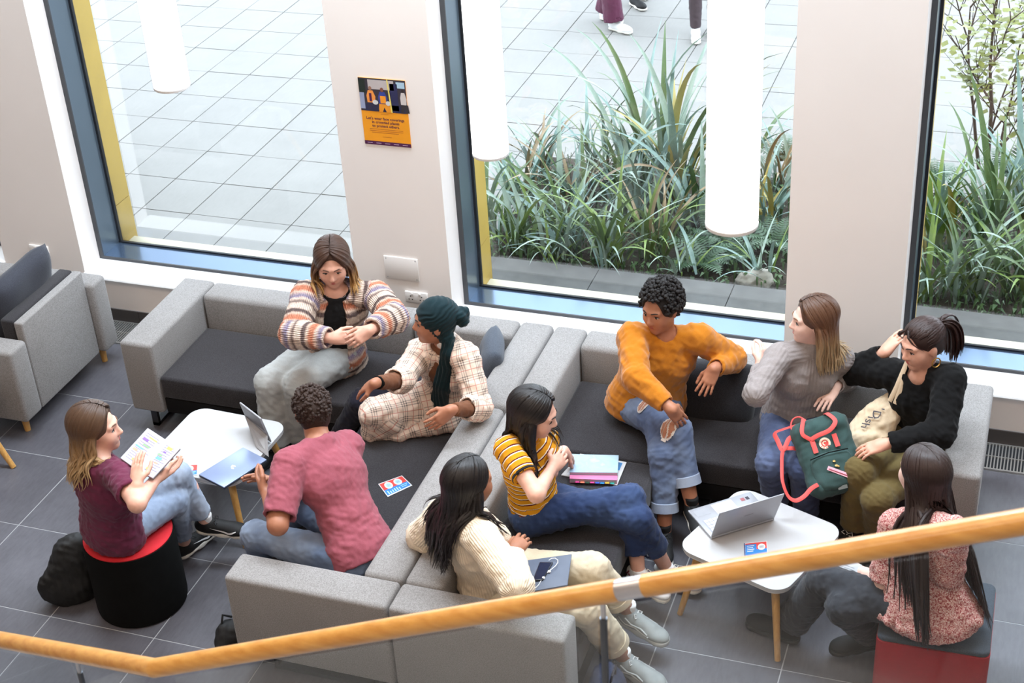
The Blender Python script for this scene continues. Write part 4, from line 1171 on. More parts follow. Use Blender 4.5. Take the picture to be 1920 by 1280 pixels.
# ---- woman in the headscarf
def scarf_woman():
    J = pose((846, 742, .48), (836, 640), (815, 602), dict(R=(790, 660, False), L=(872, 668, True)), dict(R=(752, 712, True), L=(898, 764, True)),
             dict(R=(704, 718, True), L=(846, 768, True)), dict(R=(678, 752, .50), L=(712, 785, .47)), dict(R=(618, 846, .09), L=(652, 872, .09)), (-.92, -.3), (-.90, -.42, .04), hs=1.03)
    dbg('HW', J); f = figure(J, 'f', .96)
    r = person('woman in a dark teal headscarf and long checked shirt-dress', J)
    body(r, f, skin('skin_brown', S_brown), {'R': (at(674, 746, z=.575)-J['wrR'], (-.2, .2, -1), dict(curl=.3, spread=.5, thumb=.2)), 'L': (np.array([-.5, -.2, -.75]), (-.6, .6, -.2), dict(curl=.3))})
    face_parts(r, f, (46, 30, 24), (36, 26, 24), (150, 84, 78))
    top(r, f, 'brown_top', cloth('brown_jersey', (112, 70, 46), .08), .010, 1.9, 1.9, gs=.008, gw=.007, hem=.05, neck=.05, neckz=.035, seed=51)
    def skirt(F):     # the long tail of the shirt, spread over thigh and seat
        a = J['pel']; k = J['knL']; q = np.array([k[0]-.05, k[1]-.02, .46])
        e1 = at(694, 812, z=.41); e2 = at(752, 818, z=.40); e3 = at(700, 776, z=.55)
        for (p0, p1, r0, r1) in ((a+np.array([.02, -.04, .02]), k+np.array([-.02, 0, .03]), .125, .092), (a+np.array([0, -.05, .0]), e3, .10, .06), (a+np.array([.0, -.12, -.03]), e1, .085, .022), (a+np.array([.04, -.17, -.04]), e2, .07, .018), (e1, e2, .020, .018), (e3, e1, .055, .022), (k+np.array([.05, -.02, .02]), e1, .085, .024)):
            F.cone(p0, p1, r0, r1, .05, uv=(0, UPZ), cuts=[(np.array([0, 0, .386]), -UPZ)])
    m = plaid('checked_cotton')
    top(r, f, 'checked_shirt', m, .026, 1.45, 1.30, gs=.026, gw=.024, hem=-.14, neck=.075, neckz=.0, wrinkle=.0035, lam=.07, seed=52, puff=.008, open_front=.05, extra=skirt, neck_f=.02)
    trousers(r, f, 'trousers', cloth('navy_cotton', (26, 26, 40), .08), .012, .014, .014, seed=53)
    # headscarf: wrap, knot at the back, tail over the chest
    mt = cloth('teal_jersey', (8, 36, 42), .14, 300, .2)
    F = Field(.005); s = f.hs; A = f.hA
    F.ell(hp(f, 0, -.018, .034), A, np.array([.090, .110, .097])*s, .02); F.ell(hp(f, 0, -.03, -.03), A, np.array([.072, .066, .075])*s, .03)
    F.cone(hp(f, -.05, -.05, -.08), hp(f, .05, -.05, -.08), .03, .03, .02)
    F.ell(hp(f, 0, .115, -.028), A, np.array([.068, .072, .092])*s, .008, sub=True)
    for q in ((0, -.128, .02, .046), (.02, -.140, -.005, .036), (-.02, -.138, .0, .036), (.0, -.15, .035, .03), (.028, -.125, -.02, .03), (-.03, -.13, .03, .03)): F.ell(hp(f, *q[:3]), A, [q[3]]*3, .008)
    p0, p1, p2, p3 = hp(f, -.05, -.06, -.07), J['shL']*.45+J['neck']*.55+f.Fw*.06+f.U*.01, f.curve(.58)+f.Fw*.135-f.R*.045, f.curve(.14)+f.Fw*.15-f.R*.02
    for a, b, r0, r1 in ((p0, p1, .034, .036), (p1, p2, .036, .045), (p2, p3, .045, .052)): F.cone(a, b, r0, r1, .03, e=(f.Fw, .6))
    F.solve(); V, Q = F.mesh(); N = F.grad(V)
    ang = ((V-f.hc) @ f.hu)*1.0+((V-f.hc) @ f.hf)*.55; below = (V[:, 2] < f.hc[2]-.07)
    w = .0022*np.sin(ang*2*math.pi/.026+2*waves(V, 3, .12, 3)); w[below] = .004*np.sin((V[below] @ f.R)*2*math.pi/.022+1.5*waves(V[below], 4, .15, 3))
    np_mesh('headscarf', V+N*w[:, None], Q, mt, r)
    g = Field(.005); g.cone(J['neck']+f.U*.012, J['neck']+f.U*.034+f.Fw*.006, .060, .057, .01); solid('white_collar', g, cloth('white_cotton', (226, 220, 214)), r)
    m = MB(); w_ = J['wrR']; d = unit(J['elR']-w_); m.tube([w_+d*.016, w_+d*.04], .0335, 20); m.build('watch', M_black, r, True, 40)
    for k, d in (('L', np.array([-.95, -.2, 0])), ('R', np.array([-.95, -.2, 0]))): shoe('shoe', J['an'+k], d, UPZ, r, M_shoe_k, M_sole_k, .24)
    return f
# ---- woman in the yellow striped T-shirt
def stripe_woman():
    J = pose((1002, 948, .48), (984, 815), (1001, 775), dict(R=(952, 842, True), L=(1022, 822, False)), dict(R=(1006, 926, True), L=(1030, 885, False)),
             dict(R=(1036, 876, False), L=(1056, 846, False)), dict(R=(1182, 935, .56), L=(1196, 972, .50)), dict(R=(1196, 1066, .20), L=(1247, 1060, .10)), (1, .05), (.90, .16, -.36), hup=(.3, 0, 1), hs=1.04)
    dbg('YW', J); f = figure(J, 'f', .95)
    r = person('woman in a yellow striped T-shirt and blue jeans sitting cross-legged', J)
    body(r, f, skin('skin_tan', S_fair), {'R': (at(1062, 850, z=J['wrR'][2]+.0)-J['wrR'], (-.1, .8, -.2), dict(curl=.3)), 'L': (at(1064, 832, z=J['wrL'][2])-J['wrL']+np.array([0, -.05, -.02]), (-.3, -.7, -.4), dict(curl=.45))})
    face_parts(r, f, (36, 26, 22), (34, 26, 24), (196, 112, 104), .2, .4)
    st = [(0, srgb(210, 144, 28)), (.56, srgb(92, 26, 34)), (.72, srgb(238, 226, 206)), (.86, srgb(210, 144, 28))]
    m = bands('yellow_striped_jersey', st, .036, wob=.001, fuzz=.0, bump=.12)
    top(r, f, 't_shirt', m, .013, .60, .60, gs=.014, hem=.10, neck=.06, seed=61, wrinkle=.002)
    mt = denim('deep_blue_denim', (34, 50, 86), (58, 76, 112))
    trousers(r, f, 'jeans', mt, .014, .018, .034, 1.62, 1.75, .0028, seed=62)
    mk = cloth('black_rib', (24, 22, 26))
    for k in 'LR':
        d = unit(J['el'+k]-J['sh'+k]); e = J['sh'+k]+(J['el'+k]-J['sh'+k])*.60; cuff(r, e, d, .0605, mk, 'sleeve_trim', .016, .0015)
    long_hair('hair', f, H_black, r, [f.T, f.F], lambda a: .34 if abs(a) < 120 else .28, 240, .1, .0125, .004, .006, (.04, 0, 0), 70, 63)
    M_mar = mat('maroon_shoe_patch', srgb(110, 24, 52), .6)
    for k, d in (('L', np.array([.9, -.3, 0])), ('R', np.array([.85, -.45, -.12]))): shoe('shoe', J['an'+k], d, UPZ if k == 'L' else (.1, 0, 1), r, M_shoe_w, M_sole_w, .25, trim=M_mar if k == 'R' else None)
    return f
# ---- woman in the cream jumper
def cream_woman():
    J = pose((922, 1085, .48), (868, 968), (880, 905), dict(R=(905, 1012, True), L=(836, 962, False)), dict(R=(968, 1098, True), L=(793, 1004, False)),
             dict(R=(962, 1036, False), L=(862, 1000, False)), dict(R=(1098, 1140, .50), L=(1112, 1068, .51)), dict(R=(1170, 1232, .10), L=(1178, 1144, .20)), (1, .05), (.55, .82, -.05), hup=(.05, 0, 1), hs=1.04)
    dbg('JW', J); f = figure(J, 'f', 1.0)
    r = person('woman in a cream ribbed jumper and beige trousers, long black hair', J)
    body(r, f, skin('skin_brown2', (164, 112, 84)), {'R': (np.array([.1, .5, .05]), (-.3, .2, -.9), dict(curl=.5)), 'L': (np.array([.6, .3, 0]), (0, 0, -1), dict(curl=.5))})
    m = cloth('cream_rib_knit', (236, 218, 192), .04, 300, .5, .95, rib=520)
    top(r, f, 'jumper', m, .030, 1.9, 1.9, gs=.030, gw=.022, hem=-.10, neck=.062, neckz=.01, wrinkle=.004, lam=.08, seed=71, puff=.016, flare=.015)
    mt = cloth('beige_cotton', (204, 190, 164), .05, 500, .1)
    trousers(r, f, 'trousers', mt, .020, .024, .034, 1.72, 1.72, .003, .07, 72)
    for k in 'LR':
        d = unit(J['an'+k]-J['kn'+k]); e = J['kn'+k]+(J['an'+k]-J['kn'+k])*.73; cuff(r, e, d, .0725, mt, 'turn_up', .04)
    long_hair('hair', f, H_black, r, [f.T, f.F], lambda a: .40 if abs(a) > 100 else .32, 250, .0, .0135, .006, .007, (-.10, -.10, 0), 80, 73, wl=.17)
    for k, d, up in (('R', np.array([.93, -.35, -.02]), UPZ), ('L', np.array([.93, -.3, -.15]), (.15, 0, 1))):
        shoe('shoe', J['an'+k], d, up, r, M_shoe_g, mat('pale_sole', srgb(178, 182, 180), .6), .27, M_shoe_w, sock=M_sock, w=.047, sole_h=.03, trim=mat('trainer_overlay', srgb(176, 180, 180), .6))
    return f
# ---- woman in mustard
def mustard_woman():
    J = pose((1212, 748, .49), (1246, 622), (1239, 577), dict(R=(1186, 632, True), L=(1310, 634, False)), dict(R=(1193, 708, True), L=(1374, 672, False)),
             dict(R=(1256, 764, True), L=(1340, 690, True)), dict(R=(1268, 808, .58), L=(1246, 850, .48)), dict(R=(1297, 945, .24), L=(1246, 996, .10)), (.45, -.88), (-.34, -.90, -.20), hup=(-.1, -.12, 1), hs=1.04)
    dbg('MW', J); f = figure(J, 'f', 1.22)
    r = person('woman in a mustard sweatshirt and ripped jeans with short curly hair', J)
    body(r, f, skin('skin_deep', (182, 126, 96)), {'R': (at(1281, 800, z=.57)-J['wrR'], (.1, .5, -.8), dict(curl=.25)), 'L': (at(1330, 728, y=J['wrL'][1]-.02)-J['wrL'], (0, .9, .1), dict(curl=.2, spread=.5))})
    face_parts(r, f, (36, 24, 20), (30, 22, 20), (160, 84, 80), 1.0)
    top(r, f, 'sweatshirt', cloth('mustard_fleece', (190, 116, 24), .06, 350, .12, .95, sheen=.25), .024, 1.93, 1.9, gs=.026, gw=.016, hem=-.12, neck=.062, seed=81, wrinkle=.0034, lam=.08, puff=.012, flare=.008)
    mt = denim('worn_denim', (84, 98, 128), (122, 136, 160))
    trousers(r, f, 'jeans', mt, .013, .020, .019, 1.72, 1.72, seed=82)
    for k in 'LR':
        d = unit(J['an'+k]-J['kn'+k]); e = J['kn'+k]+(J['an'+k]-J['kn'+k])*.74; cuff(r, e, d, .068, denim('denim_inside', (136, 146, 166), (156, 166, 182)), 'turn_up', .055)
    th = J['knR']-J['hipR']; n = unit(np.cross(np.cross(th, UPZ), th))
    if n[2] < 0: n = -n
    tear = lambda u, v: u*u+v*v*(1.1+.3*math.sin(9*u)) < .85 and not (abs(v-.1-.2*math.sin(3*u)) < .12) and not abs(v+.42) < .08
    ms = skin('skin_deep', (146, 92, 64)); mth = cloth('frayed_threads', (222, 214, 206))
    for px, py, hw, hh in ((1252, 803, .062, .042), (1210, 757, .062, .026)):
        c, n = hit(f.P, px, py); c = c+n*.004; patch(f.P, c, n, th, (hw*1.1, hh*1.15, lambda u, v: u*u+v*v < 1), mth, r, 'frayed_tear', .0055); patch(f.P, c, n, th, (hw, hh, tear), ms, r, 'bare_skin', .0075, 22)
    curly_hair('hair', f, H_curl, r, 760, .0105, .026, seed=9)
    for k, d in (('L', np.array([.25, -.95, 0])), ('R', np.array([.45, -.85, -.2]))): shoe('shoe', J['an'+k], d, UPZ, r, M_shoe_k, M_sole_w, .25, M_shoe_k, sock=M_sock_k)
    return f
# ---- woman in grey
def grey_woman():
    J = pose((1492, 782, .49), (1521, 648), (1524, 600), dict(R=(1462, 668, True), L=(1574, 672, False)), dict(R=(1417, 738, True), L=(1586, 712, False)),
             dict(R=(1425, 686, False), L=(1566, 724, True)), dict(R=(1446, 868, .50), L=(1508, 876, .50)), dict(R=(1458, 955, .09), L=(1513, 968, .09)), (0, -1), (-.93, -.36, .06), hs=1.03)
    dbg('GW', J); f = figure(J, 'f', .98)
    r = person('woman in a grey high-neck jumper and jeans with long blond-tipped hair', J)
    body(r, f, skin('skin_pale', S_pale), {'R': (at(1436, 652, z=J['wrR'][2]+.09)-J['wrR'], (-.5, .6, .3), dict(curl=.75)), 'L': (at(1549, 752, y=J['wrL'][1]-.05)-J['wrL'], (.2, .8, -.2), dict(curl=.25))})
    face_parts(r, f, (84, 84, 84), (120, 86, 62), (198, 110, 108), .8)
    def collar(F): F.cone(J['neck']-f.U*.03, J['neck']+f.U*.045, .072, .064, .02, cuts=[(J['neck']+f.U*.045, f.U)], uv=(.4, f.Fw))
    top(r, f, 'jumper', cloth('grey_wool', (146, 138, 136), .07, 260, .35, .95, rib=300), .024, 1.9, 1.9, gs=.020, gw=.014, hem=-.13, neck=0, seed=91, wrinkle=.003, lam=.08, puff=.006, flare=.012, extra=collar)
    trousers(r, f, 'jeans', denim('blue_denim', (66, 78, 110), (96, 108, 138)), .016, .022, .030, 1.93, 1.93, .0028, seed=92)
    long_hair('hair', f, hair_mat('brown_blond_straight', [(0, srgb(84, 56, 40)), (.45, srgb(112, 76, 52)), (.62, srgb(156, 126, 92)), (1, srgb(194, 168, 132))], .34), r, [f.F, f.T], lambda a: .27, 240, .0, .012, .003, .005, (0, 0, 0), 80, 93)
    for k in 'LR': shoe('shoe', J['an'+k], np.array([0, -1, 0]), UPZ, r, M_shoe_k, M_sole_w, .25)
    return f
# ---- woman in black
def black_woman():
    J = pose((1738, 822, .49), (1728, 694), (1729, 644), dict(R=(1674, 700, False), L=(1782, 712, True)), dict(R=(1598, 695, False), L=(1762, 812, True)),
             dict(R=(1657, 662, True), L=(1660, 832, True)), dict(R=(1612, 884, .57), L=(1645, 935, .48)), dict(R=(1600, 992, .18), L=(1650, 1020, .10)), (-.42, -.9), (-.72, -.68, -.16), hup=(-.2, -.1, 1), hs=1.04)
    dbg('BW', J); f = figure(J, 'f', .98)
    r = person('woman in a black sweatshirt and olive trousers, propping her head on a hand', J)
    body(r, f, skin('skin_fair2', (222, 172, 148)), {'R': (at(1681, 634, z=J['wrR'][2]+.07)-J['wrR'], (.6, .5, .1), dict(curl=.3)), 'L': (np.array([-.6, -.2, -.2]), (0, .3, -1), dict(curl=.4))})
    face_parts(r, f, (56, 40, 32), (52, 34, 28), (188, 92, 92), .5, .3)
    top(r, f, 'sweatshirt', cloth('black_fleece', (13, 13, 14), .15, 300, .1, .95, sheen=.03), .026, 1.92, 1.95, gs=.030, gw=.02, hem=-.10, neck=.066, neckz=.0, seed=101, wrinkle=.0035, lam=.08, puff=.016, neck_f=.02)
    trousers(r, f, 'trousers', cloth('olive_cotton', (98, 84, 48), .07, 500, .1), .016, .022, .034, 1.9, 1.9, .003, .08, 102)
    mt = hair_mat('dark_chestnut_hair', [(0, srgb(46, 28, 24)), (1, srgb(60, 36, 30))], .36)
    # gathered hair: cap of strands swept to the crown, then the tail
    rr_ = np.random.RandomState(3); paths, ups, ids, ws = [], [], [], []; tie = hp(f, .0, -.112, .055)
    for k in range(150):
        az = rr_.uniform(-math.pi, math.pi); el_ = rr_.uniform(-.15, .5)
        if abs(az) < 1.15: el_ = .42+.4*rr_.uniform(0, 1)
        v0 = unit([math.sin(az)*math.cos(el_), math.cos(az)*math.cos(el_), math.sin(el_)]); v1 = unit([0, -.93, .25]); om = math.acos(np.clip(v0 @ v1, -.999, .999)); P, Up = [], []
        for q in np.linspace(0, 1, 9):
            v = (math.sin((1-q)*om)*v0+math.sin(q*om)*v1)/math.sin(om); w = v*np.array([.082, .101, .092])*f.hs*(1.01+.02*rr_.uniform())
            P.append(hp(f, 0, -.017, .035)+w[0]*f.hr+w[1]*f.hf+w[2]*f.hu); Up.append(v[0]*f.hr+v[1]*f.hf+v[2]*f.hu)
        paths.append(np.array(P)); ups.append(np.array(Up)); ids.append(rr_.uniform(0, 10)); ws.append(.010)
    for k in range(110):
        a = rr_.normal(size=3)*.016; L = rr_.uniform(.20, .29); P = [tie+a*.3]
        d = unit(-f.hf*1.0+f.hu*.45+a*9)
        for i in range(11): d = unit(d*.66+np.array([0, 0, -1])*.34+a*1.3*(1 if i < 4 else -.4)); P.append(P[-1]+d*L/11)
        paths.append(np.array(P)); ups.append(np.tile(unit(-f.hf+f.hu*.2+a*5), (12, 1))); ids.append(rr_.uniform(0, 10)); ws.append(.014)
    for sg in (-1, 1):       # loose strands of the fringe
        for k in range(14):
            q = rr_.uniform(0, 1); P = [hp(f, sg*(.004+.008*q), .066, .112), hp(f, sg*(.026+.010*q), .086, .092), hp(f, sg*(.048+.010*q), .082, .066), hp(f, sg*(.066+.006*q), .064, .040), hp(f, sg*(.076+.004*q), .044, .018)]
            paths.append(np.array(P)); ups.append(np.tile(f.hf, (5, 1))); ids.append(q*7); ws.append(.007)
    V, Q, U = tubes_np(paths, ws, .35, 6, ups, ids); C = cap_field(f, .002); C.solve(); V2, Q2 = C.mesh()
    U2 = np.stack([V2[:, 0]*0+.2, np.arctan2((V2-f.hc) @ f.hr, (V2-f.hc) @ f.hu)*2, V2[:, 0]*0], 1)
    np_mesh('ponytail_hair', np.concatenate([V, V2]), np.concatenate([Q, Q2+len(V)]), mt, r, attrs={'buv': np.concatenate([U, U2])})
    for sg in (-1, 1):
        m = MB(); c = hp(f, sg*.082, -.006, -.072); m.tube([c+.024*(f.hf*math.cos(a)+f.hu*math.sin(a)) for a in np.linspace(0, 2*math.pi, 20)], .0035, 7); m.build('hoop_earring', mat('gold_metal', srgb(214, 168, 92), .3, .05, 10, metal=.9), r, True)
    for k in 'LR': shoe('shoe', J['an'+k], np.array([-.4, -.9, 0]), UPZ, r, M_shoe_k, M_sole_w, .25)
    return f
# ---- woman on the cube stool
def blouse_woman():
    J = pose((1735, 1128, .535), (1732, 960), (1730, 888, False), dict(R=(1785, 998, True), L=(1680, 985, False)), dict(R=(1772, 1085, False), L=(1660, 1092, False)),
             dict(R=(1690, 1092, False), L=(1606, 1068, False)), dict(R=(1582, 1140, .48), L=(1545, 1088, .51)), dict(R=(1640, 1185, .13), L=(1478, 1172, .10)), (-1, .05), (-.70, .70, -.05), hs=1.05)
    dbg('FW', J); f = figure(J, 'f', 1.0)
    r = person('woman in a red floral blouse sitting on the square stool, back turned', J)
    body(r, f, skin('skin_pale', S_pale), {'R': (np.array([-.7, .3, 0]), (.1, .6, .6), dict(curl=.4)), 'L': (np.array([-.75, .1, .05]), (.1, -.4, .8), dict(curl=.4))})
    face_parts(r, f, (60, 46, 38), (50, 34, 28), (196, 112, 108))
    m = ditsy('red_ditsy_cotton', srgb(194, 142, 134), srgb(222, 202, 192), srgb(146, 62, 64), 150)
    def peplum(F):
        a = f.curve(.42); 
        for i in range(22):
            t = 2*math.pi*i/22; o = f.R*math.cos(t)+f.Fw*math.sin(t)*.85; R_ = .215+.014*math.sin(3*t)
            e = f.curve(-.03)+o*R_; F.cone(a+o*.10, e, .03, .030+.008*math.sin(5*t), .03, uv=(0, f.Fw))
    top(r, f, 'blouse', m, .018, .95, .95, gs=.024, gw=.028, hem=-.13, neck=.06, seed=111, wrinkle=.003, lam=.07, puff=.012, flare=.085, extra=peplum)
    trousers(r, f, 'trousers', cloth('charcoal_cotton', (48, 50, 56), .08, 500, .1), .014, .022, .05, 1.88, 1.85, .0028, seed=112)
    long_hair('hair', f, H_dark, r, [f.T, f.F], lambda a: .70 if abs(a) > 95 else .56, 300, .0, .014, .004, .007, (.20, -.24, 0), 82, 113)
    for k, d, up in (('L', np.array([-.95, .25, 0]), UPZ), ('R', np.array([-.8, -.45, -.1]), UPZ)): shoe('shoe', J['an'+k], d, up, r, M_shoe_k, M_sole_k, .255, M_shoe_k, w=.046)
    return f
FIG = {}
for _k, _fn in (('SW', stool_woman), ('PM', pink_man), ('CW', cardigan_woman), ('HW', scarf_woman), ('YW', stripe_woman), ('JW', cream_woman), ('MW', mustard_woman), ('GW', grey_woman), ('BW', black_woman), ('FW', blouse_woman)):
    FIG[_k] = _fn()
# ================================================================ SMALL THINGS
def slab(name, P, th, mt, parent=None, bev=0):
    """thin plate through four corners (top face), thickness downwards along its normal"""
    P = [np.asarray(p, float) for p in P]; n = unit(np.cross(P[1]-P[0], P[3]-P[0]))
    if n[2] < 0: n = -n
    V = P+[p-n*th for p in P]
    F = [[0,1,2,3],[7,6,5,4],[0,4,5,1],[1,5,6,2],[2,6,7,3],[3,7,4,0]]
    if np.cross(P[1]-P[0], P[2]-P[0]) @ n < 0: F = [f[::-1] for f in F]
    return mesh_obj(name, V, F, mt, parent, bevel=bev, segs=2)
class Sheet:
    """flat print laid over a quad: u along 0->1, v along 0->3"""
    def __init__(s, P, lift=.0006):
        s.P = [np.asarray(p, float) for p in P]; n = unit(np.cross(s.P[1]-s.P[0], s.P[3]-s.P[0])); s.n = n if n[2] > -.01 else -n; s.l = lift
    def pt(s, u, v, k=1):
        P = s.P; return P[0]*(1-u)*(1-v)+P[1]*u*(1-v)+P[2]*u*v+P[3]*(1-u)*v+s.n*s.l*k
    def rect(s, name, u0, u1, v0, v1, mt, parent, k=1): return s.poly(name, [(u0, v0), (u1, v0), (u1, v1), (u0, v1)], mt, parent, k)
    def poly(s, name, uv, mt, parent, k=1):
        V = [s.pt(u, v, k) for u, v in uv]; f = list(range(len(V)))
        nn = np.zeros(3)
        for i in range(len(V)): nn += np.cross(V[i], V[(i+1) % len(V)])
        if nn @ s.n < 0: f = f[::-1]
        return mesh_obj(name, V, [f], mt, parent)
    def disc(s, name, u, v, ru, rv, mt, parent, k=1, n=24): return s.poly(name, [(u+ru*math.cos(a*2*math.pi/n), v+rv*math.sin(a*2*math.pi/n)) for a in range(n)], mt, parent, k)
    def lines(s, name, L, mt, parent, k=1):
        m = MB()
        for u0, u1, v0, v1 in L:
            V = [s.pt(u, v, k) for u, v in ((u0, v0), (u1, v0), (u1, v1), (u0, v1))]
            f = [0, 1, 2, 3]
            if np.cross(V[1]-V[0], V[2]-V[0]) @ s.n < 0: f = f[::-1]
            m.add(V, [f])
        o = m.build(name, mt, parent); o['kind'] = 'stuff'; return o
def text(name, body_, origin, xdir, ydir, size, mt, parent, align='CENTER', bold=0):
    c = bpy.data.curves.new(name, 'FONT'); c.resolution_u = 2; c.body = body_; c.size = size; c.align_x = align; c.offset = bold
    c.materials.append(mt); o = bpy.data.objects.new(name, c); COL.objects.link(o)
    x = unit(xdir); y = unit(np.asarray(ydir)-x*(np.asarray(ydir) @ x)); z = np.cross(x, y)
    mw = Matrix([[x[i], y[i], z[i], origin[i]] for i in range(3)]+[[0, 0, 0, 1]])
    if parent is not None: o.parent = parent; o.matrix_parent_inverse = Matrix.Translation(-Vector(parent.location))
    o.matrix_basis = mw
    me = bpy.data.meshes.new_from_object(o); o2 = bpy.data.objects.new(name, me); COL.objects.link(o2); o2.parent = o.parent; o2.matrix_parent_inverse = o.matrix_parent_inverse; o2.matrix_basis = mw; bpy.data.objects.remove(o); o2['kind'] = 'stuff'; o = o2
    return o
flat = lambda n, c, r=.5: mat(n, srgb(*c), r, .02, 30)
K_red = flat('print_red', (208, 62, 54)); K_blue = flat('print_blue', (46, 120, 190)); K_white = flat('print_white', (208, 208, 208)); K_grey = flat('print_grey', (120, 130, 140)); K_ink = flat('print_ink', (50, 46, 60)); K_sky = flat('print_pale_blue', (170, 214, 236)); K_navy = flat('print_navy', (30, 60, 120))

# ---- poster on the pier
py = WALL-.004
PC = [at(670.3, 144.7, y=py), at(758.2, 151.1, y=py), at(772, 276.6, y=py), at(685, 269.5, y=py)]
x0, x1 = (PC[0][0]+PC[3][0])/2, (PC[1][0]+PC[2][0])/2; z1, z0 = (PC[0][2]+PC[1][2])/2, (PC[2][2]+PC[3][2])/2
t = tag(MB().box(x0, x1, py, WALL-.0005, z0, z1).build('poster', flat('poster_orange', (240, 158, 30))), 'orange face covering poster with a photograph on the pier', 'poster')
class WSheet(Sheet):
    def __init__(s): s.P = [np.array([x0, py, z1]), np.array([x1, py, z1]), np.array([x1, py, z0]), np.array([x0, py, z0])]; s.n = np.array([0, -1., 0]); s.l = .0006
S = WSheet(); K_pur = flat('poster_purple', (76, 24, 70)); K_or = flat('print_orange', (236, 150, 40))
S.rect('photograph', 0, 1, 0, .49, flat('bus_interior', (58, 52, 62)), t)
for nm, a, c in (('ceiling_patch', (.2, .75, .02, .16), (186, 178, 178)), ('window_patch', (.0, .14, .02, .22), (34, 44, 38)), ('seat_patch', (.0, .1, .22, .46), (150, 160, 190)), ('window_patch', (.80, .98, .03, .12), (170, 200, 220)), ('dark_patch', (.66, .82, .06, .46), (44, 46, 84)), ('floor_patch', (.1, .95, .38, .49), (38, 42, 74))): S.rect(nm, *a, flat('poster_tone_%d' % c[0], c), t, 2)
def figure_print(cx, cy, top_c, leg_c, skin_c, sc=1.0):
    S.poly('printed_coat', [(cx-.09*sc, cy+.02), (cx-.05*sc, cy-.06), (cx+.05*sc, cy-.06), (cx+.10*sc, cy+.03), (cx+.08*sc, cy+.13), (cx-.08*sc, cy+.13)], flat('pc_%d' % (sum(top_c)), top_c), t, 3)
    S.poly('printed_legs', [(cx-.08*sc, cy+.12), (cx+.13*sc, cy+.12), (cx+.16*sc, cy+.24), (cx+.06*sc, cy+.24), (cx+.02*sc, cy+.17), (cx-.02*sc, cy+.24), (cx-.1*sc, cy+.24)], flat('pl_%d' % (sum(leg_c)), leg_c), t, 4)
    S.disc('printed_head', cx, cy-.09, .035*sc, .033*sc, flat('ph_%d' % (sum(skin_c)), skin_c), t, 4, 14)
figure_print(.24, .24, (236, 150, 70), (46, 44, 70), (150, 110, 90)); figure_print(.49, .25, (54, 70, 150), (232, 150, 40), (130, 80, 62), 1.05); figure_print(.93, .24, (206, 200, 198), (50, 46, 50), (50, 40, 40), .7)
S.rect('hi_vis_bib', .44, .56, .25, .36, K_or, t, 5); S.rect('lanyard_panel', .21, .26, .22, .34, K_pur, t, 5)
S.disc('helmet', .33, .35, .06, .035, K_white, t, 6); S.disc('helmet', .60, .355, .05, .035, K_white, t, 6)
S.poly('grab_pole', [(.61, .0), (.635, .0), (.68, .49), (.65, .49)], flat('pole_yellow', (232, 214, 110)), t, 7)
S.rect('footer', 0, 1, .945, 1, K_pur, t)
for i, ln in enumerate(("Let's wear face coverings", 'in crowded places', 'to protect others.')):
    p = S.pt(.5, .615+.055*i, 2); text('headline', ln, p, (1, 0, 0), (0, 0, 1), .0232, K_pur, t, bold=.0004)
S.lines('small_print', [(.14+.04*(i == 2), .86-.1*(i == 2), .755+.026*i, .762+.026*i) for i in range(3)]+[(.40, .60, .868, .874), (.42, .58, .523, .529)], flat('poster_text_soft', (176, 100, 40)), t)
S.lines('footer_mark', [(.06+.19*i, .17+.19*i, .968, .977) for i in range(5)], flat('footer_text', (200, 170, 196)), t, 2)

# ---- sockets and blank plate
M_plate = mat('white_plastic', srgb(232, 228, 224), .4, .01)
def socket(label, xa, xb, za, zb):
    t = thing('power_socket', label, 'socket', ((xa+xb)/2, WALL, za))
    MB().box(xa, xb, WALL-.012, WALL-.0005, za, zb).build('faceplate', M_plate, t, bevel=.003)
    cx = (xa+xb)/2; m = MB()
    for q in (-1, 1):
        c = cx+q*(xb-xa)*.25; zc = (za+zb)/2
        MB().box(c-.008-q*.012, c+.008-q*.012, WALL-.0155, WALL-.012, zb-.024, zb-.006).build('switch', M_plate, t, bevel=.001)
        for dx, dz in ((0, .008), (-.011, -.014), (.011, -.014)): MB().box(c+dx-.0035, c+dx+.0035, WALL-.0128, WALL-.0119, zc+dz-.0035, zc+dz+.0035).build('pin_hole', M_dark, t)
socket('white double power socket beside the blank wall plate', -3.513, -3.367, .44, .515)
socket('white double power socket above the lone armchair', -6.19, -6.045, .437, .51)
t = thing('blank_plate', 'large blank white cover plate with four screws on the pier', 'wall plate', (-3.52, WALL, .59))
MB().box(-3.63, -3.41, WALL-.008, WALL-.0005, .588, .742).build('plate', M_plate, t, bevel=.002)
for xx, zz in ((-3.615, .602), (-3.425, .602), (-3.615, .728), (-3.425, .728)): MB().cyl((xx, WALL-.0085, zz), (xx, WALL-.0078, zz), .004, n=10).build('screw', M_st, t)

